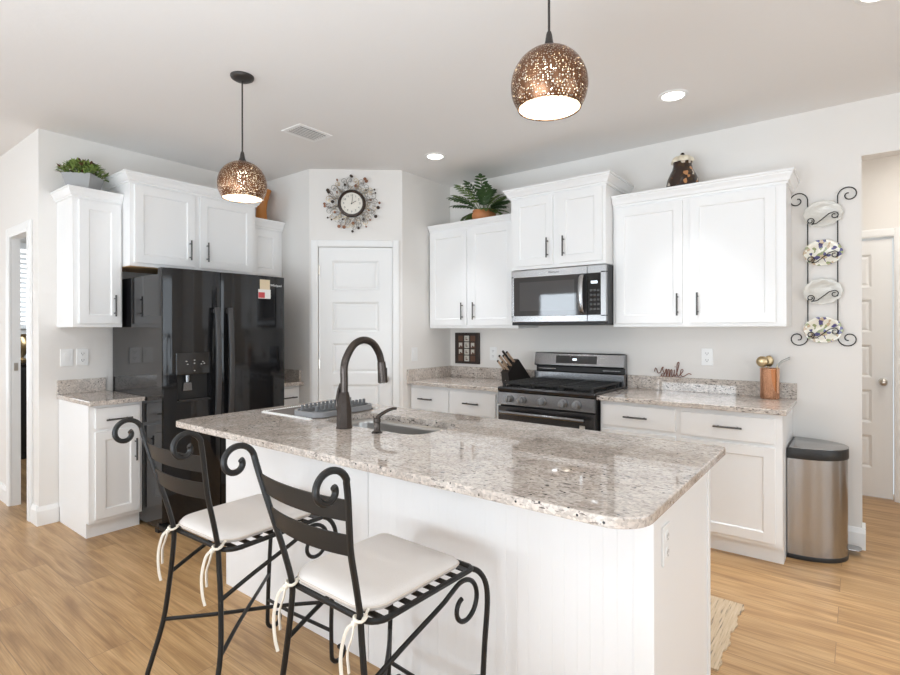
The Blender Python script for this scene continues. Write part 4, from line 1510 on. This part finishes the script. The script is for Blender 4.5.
for ring_, NR, r_in, r_out, rc in ((0, 22, 0.110, 0.165, 0.021), (1, 24, 0.110, 0.222, 0.025), (2, 22, 0.130, 0.198, 0.017)):
    for i in range(NR):
        a = 2 * PI * (i + 0.33 * ring_) / NR
        er, et = Vector((math.cos(a), 0, math.sin(a))), Vector((-math.sin(a), 0, math.cos(a)))
        ln = r_out + rnd.uniform(-0.008, 0.010)
        sgn = 1 if (i + ring_) % 2 else -1
        yy = -0.010 - 0.007 * ring_
        base = er * r_in + Vector((0, yy, 0))
        tip = er * (ln - rc) + Vector((0, yy - 0.004, 0))
        pts = catmull([base, base.lerp(tip, 0.45) + et * sgn * 0.026, tip + et * sgn * rc], 5)
        sp_ = spiral(tip, rc, rc * 0.3, PI / 2 * sgn, PI / 2 * sgn - sgn * 1.9 * PI, 20, er, et)
        (wires if (i + ring_) % 3 else wires2).tube(pts[:-1] + sp_, 0.0021, 5)
        if (i + ring_) % 2:
            bp_ = er * (ln + 0.012 * ring_) - et * sgn * 0.014 + Vector((0, yy - 0.006, 0))
            d_ = MB()
            rb = (0.008, 0.011, 0.0145)[(i * 7 + ring_) % 3]
            d_.cyl(bp_ + Vector((0, -0.002, 0)), bp_ + Vector((0, 0.002, 0)), rb, 14)
            d_.tube([bp_, er * (ln - rc) + Vector((0, yy - 0.004, 0))], 0.0014, 5)
            d_.build('bead', ('pewter', 'coppery', 'gold', 'clock_rim')[(i * 5 + ring_) % 4], cl, True)
wires.build('wire_scrolls', 'pewter', cl, True)
wires2.build('gilt_scrolls', 'brass', cl, True)

# ------------------------------------------------------------------ collage plaque
pq = thing('wall_plaque', 'dark wall plaque with a grid of brown and white tiles', 'plaque', (1.542, 0, 1.172))
MB().box(-0.142, 0.142, -0.022, 0, -0.148, 0.148, 0.003).build('board', 'dark_frame', pq)
for ci, x in enumerate((-0.070, 0.002, 0.072)):
    for ri in range(4):
        z = 0.093 - ri * 0.063
        white = ci == 1 or ri in (1, 2)
        b_ = MB().box(x - 0.027, x + 0.027, -0.027, -0.021, z - 0.027, z + 0.027, 0.001).build('tile', 'tile_white' if (ci == 1) else 'tile_brown', pq)
        if ci != 1 and ri in (1, 2):
            MB().box(x - 0.018, x + 0.020, -0.0285, -0.0265, z - 0.004, z + 0.022).box(x - 0.018, x - 0.008, -0.0285, -0.0265, z - 0.02, z).box(x + 0.010, x + 0.020, -0.0285, -0.0265, z - 0.012, z).build('pale_mark', 'tile_white', b_)
        if ci == 1:
            MB().box(x - 0.012, x + 0.012, -0.0285, -0.0265, z - 0.014, z - 0.006).box(x - 0.010, x - 0.002, -0.0285, -0.0265, z - 0.004, z + 0.014).build('dark_mark', 'tile_brown', b_)

# ------------------------------------------------------------------ knife block
kb = thing('knife_block', 'black slanted knife block left of the range', 'knife block', (2.200, -0.185, CZ), math.radians(-9))
prof = [(-0.155, 0.0), (0.135, 0.0), (0.135, 0.012), (-0.045, 0.196), (-0.200, 0.098), (-0.165, 0.094)]
prof = [(-0.155, 0.0), (0.150, 0.0), (0.152, 0.010), (-0.030, 0.198), (-0.052, 0.206), (-0.172, 0.098)]
MB().prism([(y, z) for y, z in prof], 'x', -0.040, 0.040, 0.002).build('block', 'block_wood', kb)
q = MB().cyl((0, -0.1555, 0.045), (0, -0.158, 0.0455), 0.016, 20)
q.build('emblem', 'tile_white', kb, True)
# knives leave the sloped upper face along (-y, +z)
dv = Vector((0, -0.74, 0.67))
slots = [(-0.022, -0.150, 0.122, 0.105), (0.020, -0.152, 0.120, 0.095), (-0.020, -0.118, 0.150, 0.125), (0.020, -0.115, 0.153, 0.125), (-0.004, -0.085, 0.180, 0.135), (0.024, -0.080, 0.184, 0.12)]
labs = ['front left', 'front right', 'middle left', 'middle right', 'rear', 'rear right']
klabs = ['tan-handled knife lowest at the left of the knife block', 'tan-handled knife lowest at the right of the knife block', 'tan-handled knife in the middle left slot of the knife block',
         'tan-handled knife in the middle right slot of the knife block', 'black-tipped knife topmost in the knife block', 'tan-handled knife at the rear right of the knife block']
for (x, y, z, ln), lb in zip(slots, klabs):
    rz_k = math.radians(-9)
    k = thing('knife', lb, 'knife', (kb.location.x + x * math.cos(rz_k) - y * math.sin(rz_k), kb.location.y + x * math.sin(rz_k) + y * math.cos(rz_k), kb.location.z + z), rz_k, 'knives in the block')
    p1 = dv * ln
    MB().tube([dv * 0.0, dv * ln * 0.35, dv * ln * 0.8, p1], 0.0105, 10, 3, flat=(0.75, 1.2)).build('handle', 'knife_wood' if lb[0] == 't' else 'block_wood', k, True)
    MB().tube([dv * -0.012, dv * 0.006], 0.009, 8).build('bolster', 'steel', k, True)
    MB().sphere(p1, 0.0105, 10, (0.8, 1, 1)).build('end_cap', 'block_wood', k, True)

# ------------------------------------------------------------------ word ornament
sm = thing('word_ornament', 'rust-coloured wire word reading smile on the backsplash ledge', 'ornament', (3.415, -0.012, CZ + 0.1002))
strokes = [
    [(-0.135, 0.034), (-0.128, 0.060), (-0.118, 0.050), (-0.108, 0.025), (-0.090, 0.030), (-0.078, 0.062), (-0.068, 0.070), (-0.072, 0.052), (-0.060, 0.022), (-0.068, 0.004), (-0.082, 0.006), (-0.080, 0.018),
     (-0.056, 0.022), (-0.048, 0.052), (-0.042, 0.050), (-0.044, 0.006), (-0.040, 0.010), (-0.030, 0.052), (-0.022, 0.048), (-0.024, 0.006), (-0.018, 0.014), (-0.010, 0.052), (-0.002, 0.046), (-0.004, 0.010),
     (0.006, 0.008), (0.014, 0.030), (0.016, 0.054), (0.014, 0.020), (0.022, 0.008), (0.036, 0.040), (0.050, 0.098), (0.044, 0.110), (0.036, 0.090), (0.034, 0.030), (0.044, 0.008), (0.060, 0.022),
     (0.078, 0.044), (0.076, 0.058), (0.064, 0.050), (0.062, 0.020), (0.076, 0.006), (0.095, 0.014), (0.120, 0.030), (0.140, 0.024)],
    [(0.020, 0.074), (0.022, 0.078)]]
mb = MB()
for st in strokes:
    mb.tube([(x * 0.95, 0, z + 0.0005) for x, z in st], 0.0030, 6, 5)
mb.build('lettering', 'rust', sm, True)
mb = MB().box(-0.09, 0.06, -0.008, 0.008, 0, 0.003).build('base_strip', 'rust', sm)

# ------------------------------------------------------------------ copper canister and utensils
cc = thing('copper_canister', 'copper canister holding utensils on the right counter', 'canister', (4.047, -0.095, CZ + 0.0005))
MB().lathe([(0, 0), (0.054, 0), (0.056, 0.004), (0.056, 0.190), (0.058, 0.194), (0.056, 0.198), (0.0525, 0.196), (0.0525, 0.006), (0, 0.006)], n=40).build('body', 'copper', cc, True)


def utensil(label, name, loc, tip, head):
    u = thing(name, label, 'utensil', (cc.location.x + loc[0], cc.location.y + loc[1], CZ + 0.0065), 0, 'utensils in the copper canister')
    tip = Vector(tip)
    MB().tube([(0, 0, 0.0), tip * 0.5, tip], 0.0045, 8, 4).build('handle', 'brass', u, True)
    if head == 'ladle':
        MB().sphere(tip + Vector((-0.004, -0.010, 0.022)), 0.036, 18, (1, 0.6, 1)).build('bowl', 'brass', u, True)
    elif head == 'spoon':
        MB().sphere(tip + Vector((0.004, 0, 0.030)), 0.030, 16, (0.9, 0.35, 1.25)).build('bowl', 'brass', u, True)
    else:
        d_ = Vector((0.75, 0, 0.55)).normalized()
        MB().tube([tip, tip + d_ * 0.03 + Vector((0, 0, 0.008)), tip + d_ * 0.085], 0.012, 8, 4, flat=(0.35, 1.6)).build('blade', 'pewter', u, True)


utensil('gold-coloured ladle with its bowl above the left rim of the copper canister', 'ladle', (-0.022, -0.010), (-0.012, -0.012, 0.212), 'ladle')
utensil('gold-coloured spoon behind the ladle in the copper canister', 'serving_spoon', (-0.008, 0.022), (-0.004, 0.008, 0.205), 'spoon')
utensil('dark tongs leaning out to the right of the copper canister', 'serving_tongs', (0.020, 0.012), (0.022, 0.004, 0.215), 'tongs')
utensil('dark spatula lying against the tongs in the copper canister', 'spatula', (0.022, -0.012), (0.022, -0.006, 0.205), 'tongs')

# ------------------------------------------------------------------ plate rack and plates
PX = 4.328
pk = thing('plate_rack', 'black wrought iron plate rack with four tiers on the wall', 'plate rack', (PX, 0, 1.24))
X, Z3 = (1, 0, 0), (0, 0, 1)
XR, XL = 0.078, -0.078
tiers = [1.330 - 1.24, 1.565 - 1.24, 1.810 - 1.24, 2.055 - 1.24]
for sx_, nm in ((1, 'rod'), (-1, 'rod')):
    x = 0.078 * sx_
    pts = [Vector((x, -0.012, 0.05)), Vector((x, -0.012, 0.4)), Vector((x, -0.012, 0.90))]
    top = spiral((x + sx_ * 0.056, -0.012, 0.940), 0.056, 0.010, PI if sx_ > 0 else 0.0, (PI - 2.5 * PI) if sx_ > 0 else 2.5 * PI, 30, X, Z3)
    bot = spiral((x + sx_ * 0.054, -0.012, 0.050), 0.054, 0.010, PI if sx_ > 0 else 0.0, (PI + 2.5 * PI) if sx_ > 0 else -2.5 * PI, 30, X, Z3)
    MB().tube(bot[::-1] + pts + top, 0.0036, 6).build(nm, 'iron', pk, True)
for z in tiers:
    l = spiral((-0.062, -0.034, z - 0.018), 0.008, 0.022, 2.2 * PI, 0.55 * PI - PI, 24, X, Z3)
    rr2 = spiral((0.062, -0.034, z + 0.004), 0.022, 0.008, 0.5 * PI, -1.7 * PI, 24, X, Z3)
    MB().tube(l + [Vector((-0.03, -0.036, z - 0.036)), Vector((0.0, -0.036, z - 0.012)), Vector((0.035, -0.036, z + 0.018))] + rr2, 0.0030, 6).build('tier_scroll', 'iron', pk, True)
    MB().tube([(-0.078, -0.012, z - 0.03), (-0.074, -0.034, z - 0.03)], 0.003, 6).tube([(0.078, -0.012, z - 0.012), (0.078, -0.034, z - 0.008)], 0.003, 6).build('bracket', 'iron', pk, True)
plab = ['floral oval plate in the lowest tier of the plate rack', 'clear pressed glass plate in the second tier up of the plate rack',
        'floral oval plate in the second tier down of the plate rack', 'clear pressed glass plate in the top tier of the plate rack']
for i, (z, lb) in enumerate(zip((1.345, 1.588, 1.832, 2.078), plab)):
    fl = i % 2 == 0
    rx, rz_ = (0.103, 0.082)
    pl = MB()
    prof = [(0.0, 0.0), (0.55, 0.0), (0.66, -0.004), (0.98, -0.012), (1.0, -0.0115), (0.99, -0.008), (0.68, 0.001), (0.56, 0.004), (0, 0.004)]
    n = 64
    rings = []
    for rr, yy in prof:
        if rr == 0:
            rings.append([pl.bm.verts.new((0, yy, 0))])
        else:
            ring = []
            for k in range(n):
                a = 2 * PI * k / n
                sc_ = 1 + (0.035 * math.cos(12 * a) if not fl else 0.02 * math.cos(10 * a)) * (rr > 0.9)
                ring.append(pl.bm.verts.new((rr * rx * sc_ * math.cos(a), yy, rr * rz_ * sc_ * math.sin(a))))
            rings.append(ring)
    for A, B in zip(rings, rings[1:]):
        for k in range(n):
            if len(A) == 1:
                pl.bm.faces.new((A[0], B[k], B[(k + 1) % n]))
            elif len(B) == 1:
                pl.bm.faces.new((A[k], A[(k + 1) % n], B[0]))
            else:
                pl.bm.faces.new((A[k], A[(k + 1) % n], B[(k + 1) % n], B[k]))
    o = pl.build('display_plate', 'plate_floral' if fl else 'plate_glass', None, 'all')
    o.location = (PX + 0.002, -0.020, z)
    o.rotation_euler = (math.radians(2.5), 0, 0)
    tag(o, lb, 'plate', 'plates in the wall rack')

# ------------------------------------------------------------------ plants, jar and vase on the cabinets


def leaf(mb, p, d, upv, ln, wd, curl=0.2):
    """a pointed folded leaf starting at p along d"""
    d = d.normalized()
    s_ = d.cross(upv)
    if s_.length < 1e-4:
        s_ = Vector((1, 0, 0))
    s_.normalize()
    u_ = s_.cross(d)
    rows = []
    for t_, w_ in ((0, 0.12), (0.3, 0.85), (0.6, 1.0), (0.85, 0.55), (1.0, 0.03)):
        c = p + d * ln * t_ - u_ * curl * ln * t_ * t_
        rows.append((mb.bm.verts.new(c - s_ * wd * w_ + u_ * wd * 0.25 * w_), mb.bm.verts.new(c), mb.bm.verts.new(c + s_ * wd * w_ + u_ * wd * 0.25 * w_)))
    for A, B in zip(rows, rows[1:]):
        mb.bm.faces.new((A[0], A[1], B[1], B[0]))
        mb.bm.faces.new((A[1], A[2], B[2], B[1]))


ZC1 = 2.317
pt = thing('potted_greenery', 'small green plant in a square grey planter on the narrow cabinet', 'potted plant', (0.185, -2.725, ZC1 - 0.002), PI / 4)
mb = MB()
b0, b1, hh = 0.066, 0.093, 0.118
qa = [mb.bm.verts.new(p) for p in ((-b0, -b0, 0), (b0, -b0, 0), (b0, b0, 0), (-b0, b0, 0))]
qb = [mb.bm.verts.new(p) for p in ((-b1, -b1, hh), (b1, -b1, hh), (b1, b1, hh), (-b1, b1, hh))]
b2 = b1 - 0.008
qc = [mb.bm.verts.new(p) for p in ((-b2, -b2, hh), (b2, -b2, hh), (b2, b2, hh), (-b2, b2, hh))]
b3 = b1 - 0.014
qd = [mb.bm.verts.new(p) for p in ((-b3, -b3, hh - 0.03), (b3, -b3, hh - 0.03), (b3, b3, hh - 0.03), (-b3, b3, hh - 0.03))]
for A, B in ((qa, qb), (qb, qc), (qc, qd)):
    for k in range(4):
        mb.bm.faces.new((A[k], A[(k + 1) % 4], B[(k + 1) % 4], B[k]))
mb.bm.faces.new(qa[::-1])
mb.bm.faces.new(qd)
mb.build('planter', 'planter', pt)
MB().box(-b3 + 0.001, b3 - 0.001, -b3 + 0.001, b3 - 0.001, hh - 0.03, hh - 0.012).build('soil', 'soil', pt)
rnd = random.Random(11)
for nm, mt_, cnt in (('foliage', 'leaf_light', 300), ('dark_foliage', 'leaf_mid', 260), ('reddish_foliage', 'leaf_red', 70)):
    mb = MB()
    for i in range(cnt):
        x, y = rnd.uniform(-0.10, 0.10), rnd.uniform(-0.10, 0.10)
        rad = math.hypot(x, y)
        top = 0.105 * (1 - (rad / 0.17) ** 2)
        z = hh - 0.012 + rnd.uniform(0, 1) ** 0.7 * max(0.01, top)
        d_ = Vector((x * 7 + rnd.uniform(-0.7, 0.7), y * 7 + rnd.uniform(-0.7, 0.7), rnd.uniform(0.1, 1.0)))
        leaf(mb, Vector((x, y, z)), d_, Vector((rnd.uniform(-0.3, 0.3), rnd.uniform(-0.3, 0.3), 1)), rnd.uniform(0.026, 0.05), rnd.uniform(0.005, 0.0095))
    mb.build(nm, mt_, pt)

fp = thing('potted_foliage', 'dark green lobed plant in a low terracotta pot beside the raised cabinet', 'potted plant', (1.865, -0.20, 2.301))
MB().lathe([(0, 0), (0.078, 0), (0.096, 0.02), (0.107, 0.050), (0.105, 0.075), (0.096, 0.092), (0.102, 0.102), (0.097, 0.105), (0.088, 0.096), (0.08, 0.082), (0, 0.082)], n=36, ripple=(0.012, 12)).build('pot', 'terracotta', fp, True)
mb = MB()
mb2 = MB()
rnd = random.Random(5)
fronds = []
for i in range(24):
    a = 2 * PI * i * 0.618 + rnd.uniform(-0.2, 0.2)
    el = (0.25, 0.70, 0.95, 1.2)[i % 4] + rnd.uniform(-0.1, 0.1)
    fronds.append((a, el, rnd.uniform(0.20, 0.26) * (1.0 + 0.12 * (i % 4))))
for fi, (a, el, ln) in enumerate(fronds):
    q = mb if fi % 2 else mb2
    hd = Vector((math.cos(a), math.sin(a), 0))
    if hd.y > 0:
        hd.y *= 0.45
        ln *= 0.9
    if hd.x > 0.5:
        ln *= 0.82
    p0 = Vector((0, 0, 0.085)) + hd * 0.03
    pts = []
    for k in range(10):
        t_ = k / 9
        e = el - 0.75 * t_
        pts.append(p0.copy())
        p0 = p0 + (hd * math.cos(e) + Vector((0, 0, 1)) * math.sin(e)) * ln / 9
    q.tube(pts, 0.0030, 5)
    for k in range(3, 10):
        tg = (pts[k] - pts[k - 1]).normalized()
        sdv = tg.cross(Vector((0, 0, 1)))
        if sdv.length < 1e-3:
            sdv = Vector((1, 0, 0))
        sdv.normalize()
        nrm_ = sdv.cross(tg)
        for s in (-1, 1):
            leaf(q, pts[k], sdv * s * 0.9 + tg * 0.6, nrm_, 0.074 * (1.15 - abs(k - 6) * 0.13), 0.0125, 0.18)
    leaf(q, pts[-1], pts[-1] - pts[-2], Vector((0, 0, 1)), 0.065, 0.017, 0.2)
mb.build('fronds', 'leaf', fp)
mb2.build('lighter_fronds', 'leaf_mid', fp)

jr = thing('ceramic_jar', 'dark painted ceramic jar with a ruffled cream top on the large cabinet', 'jar', (3.532, -0.18, 2.310))
MB().lathe([(0, 0), (0.098, 0), (0.106, 0.012), (0.108, 0.04), (0.100, 0.085), (0.083, 0.125), (0.067, 0.155), (0.060, 0.185), (0.062, 0.21), (0.05, 0.212), (0, 0.212)], n=40).build('body', 'jar', jr, True)
MB().lathe([(0.0, 0.212), (0.058, 0.206), (0.068, 0.205), (0.072, 0.214), (0.064, 0.232), (0.045, 0.247), (0.02, 0.254), (0, 0.255)], n=64, ripple=(0.10, 8)).build('lid', 'cream', jr, True)
MB().sphere((0, 0, 0.262), 0.014, 14).build('lid_knob', 'jar', jr, True)

va = thing('vase', 'tall amber vase half hidden behind the hanging pendant', 'vase', (0.16, -1.318, 2.321))
MB().lathe([(0, 0), (0.058, 0), (0.060, 0.01), (0.050, 0.06), (0.046, 0.13), (0.056, 0.21), (0.076, 0.28), (0.088, 0.31), (0.084, 0.312), (0.070, 0.285), (0.05, 0.21), (0.04, 0.13), (0.04, 0.02), (0, 0.02)], n=32).build('body', 'amber', va, True)

# ------------------------------------------------------------------ rug in the aisle
rgx0, rgx1, rgy0, rgy1 = 2.55, 4.062, -1.80, -1.185
mb = MB()
n = 40
top_, bot_ = [], []
for i in range(n + 1):
    y = rgy0 + (rgy1 - rgy0) * i / n
    wv = 0.006 * math.sin(i * 0.55) + 0.003 * math.sin(i * 1.7 + 1)
    bot_.append((rgx1 + wv, y))
poly = [(rgx0, rgy0)] + bot_ + [(rgx0, rgy1)]
mb.prism([(x - 3.3, y + 1.5) for x, y in poly], 'z', 0, 0.008)
o = mb.build('runner_rug', 'rug')
o.location = (3.3, -1.5, 0.0005)
tag(o, 'woven jute runner rug on the floor behind the island', 'rug')

# unseen pale rug added behind the camera to keep the bounced light neutral
lr = MB().prism(rrect(-3.4, 3.4, -1.75, 1.75, 0.02), 'z', 0, 0.012).build('bounce_rug', mat('pale_bounce_rug', (0.72, 0.75, 0.80), 0.95, spec=0.1, bump=(150, 0.5, 0.005)))
lr.location = (2.9, -6.9, 0.0005)
tag(lr, 'large pale grey rug added unseen behind the camera to bounce neutral light', 'rug')

# ------------------------------------------------------------------ things in the small room beyond the doorway
cb_ = thing('utility_cabinet', 'dark low cabinet seen through the doorway at the far left', 'cabinet', (-2.75, -2.35, 0))
MB().box(-0.30, 0.30, -0.42, 0.55, 0.0, 0.98, 0.004).build('body', 'black_matte', cb_)
MB().box(-0.31, 0.31, -0.43, 0.56, 0.98, 1.01, 0.004).build('top', 'black_gloss', cb_)
MB().box(0.30, 0.316, -0.40, 0.06, 0.08, 0.95, 0.003).build('door', 'black_matte', cb_)
bk = thing('gold_urn', 'dark gold urn on the low cabinet through the doorway', 'urn', (-2.70, -2.42, 1.0105))
MB().lathe([(0, 0), (0.07, 0), (0.075, 0.02), (0.04, 0.05), (0.09, 0.13), (0.10, 0.20), (0.06, 0.27), (0.07, 0.30), (0.065, 0.30), (0.05, 0.27), (0, 0.26)], n=28).build('body', 'gold', bk, True)
